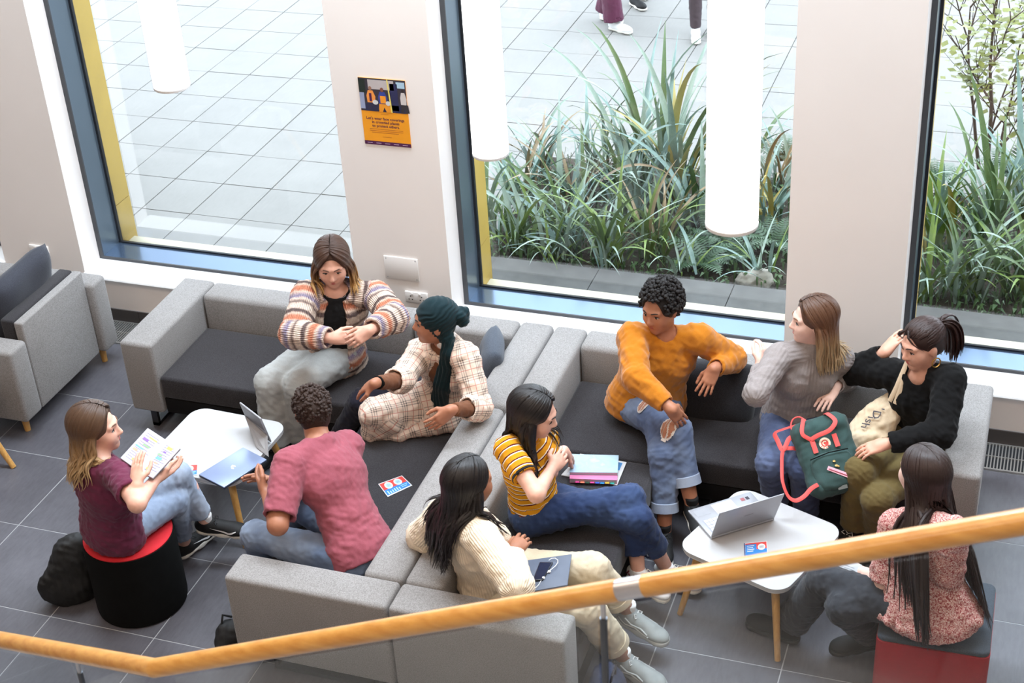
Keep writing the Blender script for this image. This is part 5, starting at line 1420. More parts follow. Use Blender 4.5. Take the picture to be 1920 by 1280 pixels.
# ---- things on the tables and seats
def flyer(label, px, z, style=0):
    P = [at(a, b, z=z) for a, b in px]
    P = [P[0], P[1], P[2], P[3]]
    t = slab('flyer', P, .0012, K_white); tag(t, label, 'flyer')
    s = Sheet(P, .0005)
    s.rect('red_panel', .03, .97, .05, .55, K_red, t); s.rect('blue_panel', .03, .97, .55, .93, K_blue, t)
    if style == 0:
        for u in (.30, .68):
            s.disc('white_circle', u, .34, .15, .25, K_white, t, 2); s.disc('printed_badge', u, .34, .10, .165, K_sky, t, 3)
            s.lines('circle_text', [(u-.07, u+.07, .28+.06*i, .30+.06*i) for i in range(3)], K_grey, t, 4)
        s.lines('white_lettering', [(.10+.09*i, .145+.09*i, .66+.04*((i*3) % 4)/2, .90) for i in range(6)]+[(.66, .92, .66, .70), (.66, .86, .78, .82)], K_sky, t, 2)
    else:
        s.rect('blue_side', .03, .52, .15, .93, K_blue, t, 2); s.disc('white_circle', .74, .42, .17, .24, K_white, t, 3); s.lines('circle_text', [(.64, .84, .34+.06*i, .37+.06*i) for i in range(3)], K_grey, t, 4)
        s.lines('white_lettering', [(.1, .42-.05*(i % 2), .24+.13*i, .29+.13*i) for i in range(4)], K_white, t, 3); s.rect('spine', -.02, .02, .02, .98, K_navy, t, 3)
    return t
flyer('red and blue flyer on the table next to the closed laptop', [(320, 873), (371.6, 869.8), (370, 890), (333, 896)], .4225)
flyer('red and blue flyer on the sofa seat behind the man', [(709, 907), (753.6, 891), (773, 909.7), (727, 931)], .3835)
flyer('red and blue leaflet on the table by the open laptop', [(1396, 1018), (1438, 1013.5), (1440, 1038), (1397, 1044)], .4225, 1)
M_alu_blue = mat('blue_grey_aluminium', srgb(138, 152, 184), .35, .02, 4, metal=.35); M_alu_s = mat('silver_aluminium', srgb(164, 166, 172), .38, .02, 4, metal=.3); M_key = mat('white_keys', srgb(206, 208, 212), .5)
z = .4385; P = [at(372.4, 889, z=z), at(455.7, 838, z=z), at(500, 861, z=z), at(420, 913, z=z)]
t = thing('laptop', 'closed blue-grey laptop overhanging the edge of the coffee table', 'laptop', P[0]*.5+P[2]*.5-np.array([0, 0, .016]))
slab('lid', P, .006, M_alu_blue, t, .002); slab('base', [p-np.array([0, 0, .0068]) for p in P], .0085, mat('dark_blue_base', srgb(52, 58, 72), .4, metal=.4), t, .002)
s = Sheet(P, .0004); s.poly('lid_emblem', [(.46, .46), (.53, .40), (.545, .5), (.53, .56), (.50, .5)], flat('emblem_silver', (206, 214, 232), .3), t); s.poly('lid_emblem', [(.44, .52), (.47, .48), (.49, .55), (.46, .60)], flat('emblem_silver', (206, 214, 232), .3), t)
# tablet on its kickstand
z = .4235; TL, TR, BR = at(448.4, 754.8, z=.60), at(487.7, 785, z=.60), at(507, 829, z=z+.006); BL = BR+TL-TR
t = thing('tablet', 'tablet computer standing on its kickstand at the table end', 'tablet', BR*.5+BL*.5)
n = unit(np.cross(TR-TL, BL-TL)); 
m = MB(); V = [TL, TR, BR, BL]; V = V+[p+n*.009 for p in V]; m.add(V, [[0,1,2,3],[7,6,5,4],[0,4,5,1],[1,5,6,2],[2,6,7,3],[3,7,4,0]]); m.build('screen_case', mat('light_tablet_case', srgb(170, 170, 174), .4, metal=.3), t, bevel=.002)
for sg in (-.0008, .0098):
    q = lambda u, v: TL+(TR-TL)*u+(BL-TL)*v+n*sg
    mesh_obj('back_panel' if sg < 0 else 'screen', [q(.04, .03), q(.96, .03), q(.96, .55 if sg < 0 else .97), q(.04, .55 if sg < 0 else .97)], [[0, 1, 2, 3]], mat('dark_tablet_panel', srgb(78, 74, 78), .35), t)
F1 = at(482, 839, z=z); hl, hr_ = BL*.55+TL*.45, BR*.72+TR*.28
m = MB(); V = [hl, hr_, F1+(BR-BL)*.55, F1]; nn = unit(np.cross(V[1]-V[0], V[3]-V[0])); V = V+[p-nn*.004 for p in V]; m.add(V, [[0,1,2,3],[7,6,5,4],[0,4,5,1],[1,5,6,2],[2,6,7,3],[3,7,4,0]]); m.build('kickstand', mat('kickstand_grey', srgb(160, 158, 158), .45, metal=.2), t)
# open silver laptop
z = .4355; HL, HR_, FL, FR = at(1333.7, 1007, z=z), at(1452, 971, z=z), at(1289.5, 956.5, z=z), at(1407, 921, z=z)
t = thing('laptop', 'open silver laptop on the coffee table with its screen turned away', 'laptop', (HL+FR)/2-np.array([0, 0, .014]))
slab('base', [FL, FR, HR_, HL], .0125, M_alu_s, t, .003); s = Sheet([FL, FR, HR_, HL], .0005)
m = MB()
for r_ in range(5):
    for c_ in range(13):
        u0, v0 = .08+c_*.065, .46+r_*.098
        for k in (0,):
            Q = [s.pt(u, v, 1) for u, v in ((u0, v0), (u0+.054, v0), (u0+.054, v0+.08), (u0, v0+.08))]; Q2 = [q+s.n*.0016 for q in Q]
            m.add(Q+Q2, [[4, 5, 6, 7], [0, 1, 5, 4], [1, 2, 6, 5], [2, 3, 7, 6], [3, 0, 4, 7]])
o = m.build('keys', M_key, t); o['kind'] = 'stuff'
s.rect('key_well', .06, .94, .44, .96, flat('key_well_grey', (150, 154, 164)), t); s.rect('touchpad', .34, .66, .06, .38, flat('touchpad_silver', (206, 210, 220), .3), t); s.rect('sticker', .05, .26, .08, .30, flat('sticker_grey', (150, 152, 158)), t); s.rect('sticker', .78, .84, .12, .22, flat('sticker_red', (150, 84, 90)), t); s.rect('sticker', .86, .91, .12, .22, K_ink, t)
TRp, TLp = reach(HR_, 1472, 927, .205, False), None
up = unit(np.array([.10, -.42, 1.0])); dl = np.linalg.norm(HL-FL)
TRp = reach(HR_, 1471, 926, dl*.92, True); TLp = HL+(TRp-HR_)
n = unit(np.cross(HR_-HL, TLp-HL)); n = n if n[1] < 0 else -n
V = [HL, HR_, TRp, TLp]; V = V+[p-n*.006 for p in V]
MB().add(V, [[0,1,2,3],[7,6,5,4],[0,4,5,1],[1,5,6,2],[2,6,7,3],[3,7,4,0]]).build('lid', M_alu_s, t, bevel=.0015)
c = HL*.5+HR_*.5; c = c*.5+(TLp+TRp)*.25
q = lambda u, v: HL+(HR_-HL)*u+(TLp-HL)*v-n*.0068
mesh_obj('screen', [q(.03, .06), q(.97, .06), q(.97, .96), q(.03, .96)], [[3, 2, 1, 0]], mat('dark_screen', srgb(30, 34, 40), .2), t)
q2 = lambda u, v: HL+(HR_-HL)*u+(TLp-HL)*v+n*.0006
mesh_obj('lid_mark', [q2(.44, .52), q2(.58, .52), q2(.58, .555), q2(.44, .555)], [[0, 1, 2, 3]], flat('lid_mark_grey', (140, 138, 142)), t)
# books on the corner seat
z0 = .3815
P = [at(1062, 880, z=z0+.006), at(1088, 850, z=z0+.006), at(1175, 866, z=z0+.006), at(1157, 909, z=z0+.006)]
P[0] = at(1052, 890, z=z0+.006)
t = slab('folder', P, .0055, K_white, None, .001); tag(t, 'white plastic folder with blue sheet beneath the books on the seat', 'folder'); s = Sheet(P, .0005); s.rect('blue_sheet', .6, .93, .08, .93, flat('folder_blue', (70, 140, 200)), t); s.rect('paper', .06, .55, .08, .92, flat('paper_pale', (226, 234, 244)), t)
def book(label, P, th, cover, pages, name='book'):
    t = thing(name, label, 'book', P[0]*.5+P[2]*.5-np.array([0, 0, th]))
    slab('cover', P, .0022, cover, t); c = sum(P)/4; P2 = [c+(p-c)*.985-np.array([0, 0, .0022]) for p in P]; slab('pages', P2, th-.0044, pages, t); slab('back_cover', [p-np.array([0, 0, th-.0022]) for p in P], .0022, cover, t); return t
P = [at(1070, 862, z=.413), at(1159, 863, z=.413), at(1157, 900, z=.413), at(1068, 897, z=.413)]
tb = book('thick paperback with rainbow-coloured page tabs under the pastel book', P, .026, flat('pink_cover', (206, 120, 160)), flat('page_edge', (206, 190, 196)))
cols = [(214, 60, 140), (238, 120, 90), (40, 70, 50), (210, 60, 130), (60, 90, 190), (40, 130, 200), (220, 170, 60), (40, 150, 140)]
for i, cc in enumerate(cols):
    a = P[3]+(P[2]-P[3])*(.12+.105*i); b = P[3]+(P[2]-P[3])*(.12+.105*i+.085); o_ = unit(P[3]-P[0])
    slab('page_tab', [a-np.array([0, 0, .014+.001*(i % 3)]), b-np.array([0, 0, .014+.001*(i % 3)]), b+o_*.012-np.array([0, 0, .014+.001*(i % 3)]), a+o_*.012-np.array([0, 0, .014+.001*(i % 3)])], .001, flat('tab_%d' % i, cc), tb)
def pastel():
    t = NT('pastel_cover'); v = t.coord(); n = t.noise(v, 14, 3); w = t.noise(t.scale(v, (3, 12, 1)), 6, 3)
    t.color(t.mix(w, t.ramp(n, [(.25, srgb(120, 172, 192)), (.45, srgb(150, 176, 194)), (.6, srgb(134, 176, 164)), (.75, srgb(192, 160, 168))]), srgb(150, 170, 192))); t.set(Roughness=.3); return t.m
P = [at(1072, 851, z=.4295), at(1160, 853, z=.4295), at(1158, 886, z=.4295), at(1068, 885, z=.4295)]
book('pastel blue and pink book on top of the stack on the seat', P, .016, pastel(), flat('page_edge', (206, 190, 196)))
# folder, phone and earphones on the lap of the woman in cream
fj = FIG['JW'].J; zl = max(fj['knL'][2], fj['pel'][2])+.098
P = [at(986, 1050, z=zl), at(1072, 1038, z=zl), at(1064, 1096, z=zl), at(976, 1112, z=zl)]
t = slab('lap_folder', P, .012, mat('slate_folder', srgb(84, 92, 108), .5, .04, 20), None, .002); tag(t, 'slate grey folder lying on the lap of the woman in cream', 'folder')
zp = zl+.009; P = [at(1012, 1053, z=zp), at(1037, 1053, z=zp), at(1018, 1086, z=zp), at(998, 1088, z=zp)]
t = thing('phone', 'black smartphone lying on the slate folder', 'phone', P[0]*.5+P[2]*.5-np.array([0, 0, .008])); slab('case', P, .0085, mat('phone_black', srgb(18, 18, 20), .3), t, .002); Sheet(P, .0004).rect('screen', .06, .94, .04, .96, mat('phone_glass', srgb(30, 38, 58), .1), t)
Mw = mat('white_cable', srgb(240, 240, 240), .4)
e = thing('earphones', 'white wired earphones coiled beside the smartphone', 'earphones', at(1030, 1070, z=zl))
cab = [(1029, 1050), (1034, 1046.5), (1041, 1046), (1046, 1049.5), (1046, 1054), (1042, 1060), (1036, 1065), (1031, 1069)]
MB().tube([at(a, b, z=zp+.003) for a, b in cab], .0016, 6).build('cable', Mw, e, True)
cab = [(1019, 1084), (1014, 1089), (1010, 1096), (1003, 1103), (995, 1106), (985, 1105)]
MB().tube([at(a, b, z=zl+.003) for a, b in cab], .0016, 6).build('cable', Mw, e, True)
for a, b in ((1030, 1071), (1019, 1083)):
    c = at(a, b, z=zl+.006); MB().lathe(c, [(.001, -.006), (.006, -.004), (.0075, 0), (.006, .004), (.001, .006)], 12).build('earbud', Mw, e, True); MB().tube([c, c+np.array([-.012, -.012, -.003])], .003, 8).build('earbud_stem', Mw, e, True)
# notebook held open by the woman on the stool
zb = FIG['SW'].J['wrR'][2]+.06
A, B, C_, D = at(226, 858, z=zb+.035), at(277, 802, z=zb+.035), at(338, 840, z=zb), at(287, 896, z=zb); Mt, Mb = (B*.57+C_*.43)-np.array([0, 0, .012]), (A*.57+D*.43)-np.array([0, 0, .012])
Mt = at(314.5, 826.5, z=zb+.006); Mb = at(262, 884, z=zb+.006)
t = thing('notebook', 'open notebook with highlighted handwriting held by the reading woman', 'notebook', (A+C_)/2)
K_cov = flat('notebook_cover', (40, 38, 46))
for nm, P in (('page', [A, B, Mt, Mb]), ('page', [Mb, Mt, C_, D])):
    slab('page_block', P, .006, flat('notebook_paper', (172, 166, 174)), t); slab('cover', [p-np.array([0, 0, .0066]) for p in P], .002, K_cov, t); s = Sheet(P, .0004)
    rr2 = random.Random(len(nm)+int(P[0][0]*1000))
    cl = [(190, 176, 80), (116, 74, 160), (120, 176, 106), (96, 150, 186), (206, 140, 110), (150, 136, 164)]
    s.lines('handwriting', [(.10+.065*i, .118+.065*i, .12, rr2.uniform(.6, .92)) for i in range(13)], flat('pencil_grey', (130, 122, 142)), t)
    for i in range(7): u = .12+.115*i; v = rr2.uniform(.08, .4); s.rect('highlight', u, u+rr2.choice((.035, .06, .08)), v, v+rr2.uniform(.2, .45), flat('marker_%d' % (i % 6), cl[(i*5) % 6]), t, 2)
# phone held by the woman in the blouse
w = FIG['FW'].J['wrL']; c = at(1583, 1066, z=w[2]+.035)
ax, ay = unit(np.array([-.9, .1, .12])), unit(np.array([.1, .8, .5])); P = [c-ax*.07-ay*.045, c+ax*.07-ay*.045, c+ax*.07+ay*.045, c-ax*.07+ay*.045]
t = slab('notepad', P, .009, flat('notepad_pale', (176, 182, 188)), None, .001); tag(t, 'small pale notepad held by the woman on the square stool', 'notepad'); Sheet(P, .0005).lines('scribble', [(.2, .8, .2+.12*i, .23+.12*i) for i in range(5)], K_grey, t)

# ---- bags
def blob(name, prims, mt, parent, h=.008, wr=.004, lam=.09, seed=1):
    F = Field(h)
    for p in prims: F.ell(np.asarray(p[0]), p[1], p[2], p[3] if len(p) > 3 else .03, cuts=p[4] if len(p) > 4 else ())
    return solid(name, F, mt, parent, wr, lam, seed), F
I3 = np.eye(3); FL0 = [(np.array([0, 0, .002]), np.array([0, 0, -1.]))]
M_bag = mat('black_nylon', srgb(11, 11, 12), .7, .2, 12, .2, 250)
c = at(146, 1078, z=.16)+np.array([-.035, .0, 0])
t = thing('backpack', 'black nylon backpack on the floor behind the round stool', 'backpack', (c[0], c[1], 0))
R1 = np.array([unit([.6, -.8, 0]), unit([.8, .6, 0]), [0, 0, 1.]])
blob('body', [(c+np.array([0, .02, 0]), R1, [.09, .13, .17], .04, FL0), (c+np.array([-.02, .0, -.09]), R1, [.085, .14, .10], .04, FL0), (c+np.array([.02, .04, .12]), R1, [.07, .10, .10], .04, FL0), (c+np.array([-.06, -.05, -.04]), R1, [.04, .10, .10], .03, FL0)], M_bag, t, seed=4)
MB().tube(curve_through([at(a, b, z=zz) for a, b, zz in ((150, 1105, .05), (128, 1112, .03), (104, 1108, .035), (97, 1116, .03), (104, 1126, .012), (126, 1122, .012), (150, 1116, .015))]), .013, 8, flat=.25).build('strap', M_bag, t, True)
MB().tube([c+np.array([-.10, -.075, .02]), c+np.array([-.085, -.10, -.03])], .003, 6).build('zip_pull', M_st, t)
c = at(428, 1200, z=.06)
t = thing('bag', 'black cloth bag on the floor beside the sofa end', 'bag', (c[0], c[1], 0)); blob('body', [(c, I3, [.055, .09, .11], .03, FL0), (c+np.array([.05, .04, .02]), I3, [.05, .08, .10], .03, FL0)], M_bag, t, seed=6)
MB().tube([c+np.array([-.01, -.02, .10]), c+np.array([-.01, .01, .15]), c+np.array([.01, .05, .11])], .006, 8).build('handle', M_bag, t, True)
M_navy = mat('navy_canvas', srgb(34, 42, 66), .8, .15, 14, .2, 250); c = np.array([-1.50, 4.84, .13])
t = thing('bag', 'navy canvas bag on the floor by the grey trainers', 'bag', (c[0], c[1], 0)); blob('body', [(c, I3, [.09, .12, .15], .03, FL0), (c+np.array([-.02, .05, .04]), I3, [.08, .09, .13], .03, FL0)], M_navy, t, seed=8)
MB().tube([c+np.array([.02, -.05, .12]), c+np.array([.03, -.03, .20]), c+np.array([.03, .03, .20]), c+np.array([.02, .05, .12])], .011, 8, flat=.5).build('handle', mat('dark_leather', srgb(30, 28, 34), .45), t, True)

# ---- green backpack with coral straps
M_green = cloth('sea_green_canvas', (54, 78, 76), .10, 500, .15); M_coral = mat('coral_webbing', srgb(226, 84, 80), .7, .05, 60, .15, 400)
c = at(1553, 852, z=.615); n = unit([.12, -.72, .70]); u = unit(at(1537, 790, z=.73)-at(1577, 908, z=.50)); u = unit(u-n*(u @ n)); sx = np.cross(u, n)
if sx[0] < 0: sx = -sx
A3 = np.array([sx, u, n]); L_ = lambda a, b, d=0: c+sx*a+u*b+n*d
t = thing('backpack', 'sea-green canvas backpack with coral straps between two women', 'backpack', L_(0, -.18, -.06))
F = Field(.007)
for a in (-1, 1):
    for b in (-1, 1): F.cone(L_(a*.085, b*.135, -.075), L_(a*.085, b*.135, .0), .045, .045, .0)
F.cone(L_(-.085, .135, -.03), L_(.085, .135, -.03), .055, .055, .02); F.cone(L_(-.085, -.135, -.03), L_(.085, -.135, -.03), .055, .055, .02); F.cone(L_(-.085, .135, -.03), L_(-.085, -.135, -.03), .055, .055, .02); F.cone(L_(.085, .135, -.03), L_(.085, -.135, -.03), .055, .055, .02); F.ell(L_(0, 0, -.03), A3, [.13, .19, .058], .03)
solid('body', F, M_green, t, .0035, .10, 3); FB = F
F = Field(.007); F.cone(L_(-.06, -.03, .025), L_(.06, -.03, .025), .035, .035, .02, e=(n, .6)); F.cone(L_(-.06, -.13, .025), L_(.06, -.13, .025), .04, .04, .02, e=(n, .6)); F.ell(L_(0, -.08, .025), A3, [.105, .085, .026], .03); solid('front_pocket', F, M_green, t, .002, .08, 5)
ribbon = lambda pts, w, nm: MB().tube(curve_through(pts), w, 8, flat=.16, up=n).build(nm, M_coral, t, True)
MB().tube([L_(-.095, -.006, .052), L_(0, .002, .06), L_(.095, -.006, .052)], .003, 6).build('zip', M_black, t, True)
ribbon([L_(-.055, .085, .034), L_(-.055, .02, .036)], .012, 'tab'); ribbon([L_(.055, .085, .034), L_(.055, .02, .036)], .012, 'tab')
ribbon([L_(-.06, .09, .036), L_(-.02, .098, .05), L_(.04, .105, .06), L_(.08, .14, .055), L_(.06, .19, .02), L_(.05, .20, -.02)], .011, 'carry_handle'); ribbon([L_(-.06, .09, .036), L_(-.09, .13, .05), L_(-.06, .20, .03)], .010, 'carry_handle')
cc = L_(0, .055, .036); ring = lambda r, k, mt_, nm: np_mesh(nm, project(FB, [cc+r*(sx*math.cos(q*2*math.pi/28)+u*math.sin(q*2*math.pi/28)) for q in range(28)]+[cc], .002+.001*k), np.array([[q, (q+1) % 28, 28] for q in range(28)]), mt_, t)
ring(.028, 1, flat('badge_cream', (238, 222, 196)), 'badge'); ring(.018, 2, K_red, 'badge_centre')
V = project(FB, [cc+sx*(.012*math.cos(a)*q)+u*(.012*math.sin(a)*q) for a in np.linspace(.6, 4.6, 16) for q in (.55, 1.0)], .0052); np_mesh('badge_curl', V, np.array([[2*i, 2*i+2, 2*i+3, 2*i+1] for i in range(15)]), flat('badge_cream', (238, 222, 196)), t)
V = project(FB, [cc+.0235*(sx*math.cos(a)+u*math.sin(a))*q for a in np.linspace(3.5, 5.9, 9) for q in (.93, 1.08)], .0045); np_mesh('badge_lettering', V, np.array([[2*i, 2*i+2, 2*i+3, 2*i+1] for i in range(0, 8, 2)]), K_red, t)
mesh_obj('pink_tag', [L_(-.035, -.075, .062), L_(-.022, -.060, .063), L_(.075, -.135, .058), L_(.062, -.152, .057)], [[0, 3, 2, 1]], flat('tag_pink', (240, 176, 190)), t)
MB().tube([L_(-.025, -.073, .0635), L_(.06, -.138, .0595)], .0022, 6).build('tag_lettering', flat('tag_text', (170, 60, 90)), t)
for a, b, r_ in ((.012, -.045, .008), (.016, -.068, .009), (.024, -.075, .006)): MB().lathe(L_(a, b, .055), [(r_*.4, -.003), (r_, 0), (r_*.5, .004)], 10).build('pin', mat('gilt_pin', srgb(214, 182, 116), .35, metal=.6), t, True)
mesh_obj('reflector', [L_(-.01, -.165, .040), L_(.035, -.168, .042), L_(.035, -.185, .030), L_(-.01, -.182, .028)], [[0, 3, 2, 1]], flat('reflector_grey', (150, 164, 164)), t)
def strap(pts, w=.0105): MB().tube(curve_through([at(a, b, z=zz) for a, b, zz in pts]), w, 8, flat=.16, up=(.2, -.6, .8)).build('shoulder_strap', M_coral, t, True)
strap([(1496, 842, .60), (1482, 840, .63), (1468, 845, .635), (1466, 880, .63), (1468, 905, .61), (1478, 930, .56), (1492, 938, .535), (1508, 930, .54), (1522, 915, .545), (1540, 906, .52), (1550, 909, .47)])
strap([(1496, 815, .66), (1480, 822, .66), (1472, 838, .645), (1466, 842, .64), (1458, 826, .64), (1453, 812, .65), (1470, 804, .66), (1510, 792, .68)], .0115)
MB().tube([p_ for p_ in curve_through([at(a, b, z=zz) for a, b, zz in ((1490, 816, .68), (1483, 800, .70), (1487, 786, .72), (1500, 782, .73), (1518, 794, .71))])], .004, 8).build('cord', M_coral, t, True)

# ---- cotton tote
M_tote = cloth('natural_cotton', (222, 202, 172), .05, 450, .15)
c = at(1641, 795, z=.63); n = unit([-.15, -.80, .58]); u = unit(at(1668, 745, z=.74)-at(1622, 832, z=.55)); u = unit(u-n*(u @ n)); sx = np.cross(u, n); sx = sx if sx[0] > 0 else -sx
A3 = np.array([sx, u, n]); L_ = lambda a, b, d=0: c+sx*a+u*b+n*d
t = thing('tote_bag', 'cream cotton tote bag with black lettering hanging from a shoulder', 'tote bag', L_(0, -.15, 0))
F = Field(.007); F.ell(L_(0, -.03, 0), A3, [.10, .16, .055], .03); F.ell(L_(-.02, -.09, .0), A3, [.095, .09, .06], .03); F.ell(L_(.03, .08, 0), A3, [.07, .12, .035], .03); solid('body', F, M_tote, t, .004, .08, 3); FT = F
sh = FIG['BW'].J; fB = FIG['BW']; hi = at(1702, 678, z=.985); p1 = at(1668, 752, z=.78)
for dx in (0, .02): MB().tube([p1+sx*dx*1.5, p1*.6+hi*.4+np.array([0, -.02, .0])+sx*dx, p1*.25+hi*.75+np.array([0, -.02, .01]), hi+np.array([0, -.005, .01]), hi+np.array([.02, .05, .02])], .012, 8, flat=.2, up=n).build('handle', M_tote, t, True)
for i, (ch, b) in enumerate((("'", .10), ('D', .075), ('o', .035), ('s', .008), ('h', -.02))):
    pass
gp = project(FT, [L_(-.045, .045, .06), L_(-.035, .045, .06), L_(-.045, .055, .06)], .003)
for ch, b in (("'", .085), ('D', .066), ('i', .026), ('s', .010), ('h', -.016)):
    p_ = project(FT, [L_(-.045+b*.25, b, .06)], .0085)[0]; g_ = FT.grad(p_[None])[0]; xd = -u*.9+sx*.25; xd = xd-g_*(xd @ g_); text('lettering', ch, p_, xd, np.cross(g_, unit(xd)), .062, K_ink, t, 'LEFT')
MB().tube([hi+np.array([.012, -.02, .0]), p1+np.array([.03, 0, .06])], .007, 8, flat=.3, up=n).build('black_strap', M_black, t, True)
# ================================================================ COURTYARD PLANTING AND PASSERS-BY
M_soil = mat('planting_soil', srgb(58, 50, 40), .95, .35, 9, .5, 40, bdist=.02)
M_kerb = mat('kerb_stone', srgb(86, 86, 84), .85, .14, 12, .2, 90)
BX0, BX1, BY0, BY1 = -3.45, 1.75, 8.40, 10.15
struct(MB().box(BX0, BX1, BY0-.02, BY1, -.05, .17).build('ground_bed', M_soil))
kb_ = struct(MB().box(BX0, BX1, 8.065, 8.395, -.05, .10).build('kerb_base', M_kerb))
store3 = {}
for i in range(6): tile_at(BX0+i*.88, 8.06, .88, .345, kb_, M_kerb, 'kerb_stone', .27, .006, .17, store3)
def leaf_mat(name, a, b):
    t = NT(name); u = t.sep(t.coord('Generated')); oi = t.n('ObjectInfo'); n = t.noise(t.coord(), 7, 3)
    st = t.noise(t.scale(t.coord(), (60, 60, 2)), 3, 2)
    t.color(t.ramp(t.math('ADD', t.math('MULTIPLY', n, .7), t.math('MULTIPLY', st, .3)), [(.3, srgb(*a)), (.7, srgb(*b))])); t.set(Roughness=.4); t.bsdf.inputs['Specular IOR Level'].default_value = .5
    return t.m
LM = [leaf_mat('sage_leaf', (112, 134, 120), (160, 178, 164)), leaf_mat('mid_green_leaf', (60, 88, 46), (100, 122, 70)), leaf_mat('fresh_green_leaf', (82, 112, 40), (124, 144, 64)), leaf_mat('blue_green_leaf', (96, 128, 122), (148, 172, 166)), leaf_mat('yellowing_leaf', (150, 138, 60), (178, 160, 92)), leaf_mat('dry_leaf', (124, 104, 74), (156, 136, 104))]
def leaf_geo(L, w, a0, droop, fold=.35, n=11, twist=0.0):
    V, F = [], []; p = np.zeros(3); ds = L/n
    for i in range(n+1):
        s = i/n; th = a0+droop*s**1.7; d = np.array([math.sin(th), 0, math.cos(th)]); nm = np.array([-math.cos(th), 0, math.sin(th)])
        ww = w*(.55+.45*min(1, s*4))*max(.03, (1-s**2.4)); tw = twist*s; sd = np.array([0, math.cos(tw), 0])+nm*math.sin(tw)
        V += [p-sd*ww+nm*ww*fold, p, p+sd*ww+nm*ww*fold]; p = p+d*ds
    for i in range(n):
        a = 3*i; F += [[a, a+3, a+4, a+1], [a+1, a+4, a+5, a+2]]
    return np.array(V), F
gr_ = random.Random(12)
LEAF = []
for i in range(14):
    V, F = leaf_geo(gr_.uniform(.8, 1.15), gr_.uniform(.016, .03), gr_.uniform(.12, .5), gr_.uniform(.5, 2.0), twist=gr_.uniform(-.8, .8)); row = []
    for k, mt in enumerate(LM):
        me = bpy.data.meshes.new('leaf'); me.from_pydata([tuple(v) for v in V], [], F); me.materials.append(mt); smooth_mesh(me); me.update(); row.append(me)
    LEAF.append((row, V, F))
def strap_plant(label, px, py, hgt, n_parts, n_rest, pal, z=.17, spread=1.0, seed=0, tall=0):
    r = random.Random(seed); c = at(px, py, z=z); t = thing('strap_leaf_plant', label, 'plant', c, 'strap-leaved plants in the bed outside')
    def one():
        q = r.randrange(14) if not tall else r.choice([0, 2, 4, 6, 8])
        s = hgt*r.uniform(.6, 1.1); rz = r.uniform(0, 2*math.pi); tilt = r.uniform(-.15, .3)*spread*(0.35 if tall else 1)
        o = (c[0]+r.uniform(-.09, .09), c[1]+r.uniform(-.09, .09), z); return q, s, rz, tilt, o, r.choice(pal)
    for i in range(n_parts):
        q, s, rz, tilt, o, k = one(); ob = bpy.data.objects.new('leaf', LEAF[q][0][k]); COL.objects.link(ob); ob.parent = t; ob.matrix_parent_inverse = Matrix.Translation(-Vector(t.location))
        ob.location = o; ob.rotation_euler = (0, tilt, rz); ob.scale = (s, s, s*(1.25 if tall else 1))
    VV = {}; 
    for i in range(n_rest):
        q, s, rz, tilt, o, k = one(); V = LEAF[q][1]*s*.85; M_ = np.array(Matrix.Rotation(rz, 3, 'Z') @ Matrix.Rotation(tilt, 3, 'Y')); V = V @ M_.T+np.array(o)
        VV.setdefault(k, MB()).add(V, LEAF[q][2])
    for k, m in VV.items():
        ob = m.build('leaf_mass', LM[k], t, True, 180); ob['kind'] = 'stuff'
A_, B_, C3 = [0, 0, 3, 1], [1, 2, 0, 1], [0, 3, 3, 1, 4]
plants = [
 ('strap-leaved plant spilling over the kerb at the gold window reveal', 925, 440, .85, 16, 20, [1, 0, 2, 3]), ('loose strap-leaved plant behind the kerb below the tube lamp', 985, 470, .8, 16, 20, [0, 2, 1]),
 ('arching sage strap-leaved plant in the front of the bed', 1065, 478, .9, 16, 22, [0, 3, 1]), ('bright green strap-leaved clump left of the curly-haired woman', 1150, 492, .8, 16, 20, [2, 1, 2, 0]),
 ('pale arching clump directly above the curly-haired woman', 1228, 480, .85, 14, 20, [0, 2, 1, 5]), ('grey-green clump in the middle row of the bed by the lamp', 975, 385, .85, 14, 18, [0, 3, 0, 5]),
 ('tangled grey-green clump in the middle row of the bed', 1075, 400, .9, 14, 20, [0, 3, 1, 5]), ('dense sage clump in front of the tallest plant', 1180, 400, .95, 14, 20, [0, 3, 1]),
 ('blue-green clump half behind the largest tube lamp', 1300, 420, .9, 12, 20, [3, 0, 1]), ('clump of blue-green straps beside the pier edge', 1440, 420, .8, 14, 18, [3, 0, 4]),
 ('low rust-tipped strap plant at the pier edge', 1455, 350, .7, 10, 14, [0, 5, 3]), ('thin strap plant at the far edge of the bed near the paving', 1120, 330, .8, 10, 14, [0, 3, 1])]
for i, (lb, px, py, h_, a, b, pal) in enumerate(plants): strap_plant(lb, px, py, h_, a, b, pal, seed=i+20)
strap_plant('tallest upright strap-leaved plant with yellow blades in the bed', 1262, 372, 1.25, 22, 26, [0, 3, 1, 1, 4, 0], seed=77, tall=1)
strap_plant('upright strap-leaved plant leaning before the paving', 1195, 345, 1.05, 16, 12, [0, 3, 1], seed=78, tall=1)
strap_plant('grey-green strap plant at the back of the bed beside the tube lamp', 1010, 330, .8, 10, 16, [0, 3, 5], seed=79)
strap_plant('short strap plant at the back edge of the bed', 1400, 300, .8, 8, 14, [0, 3, 1], seed=80)
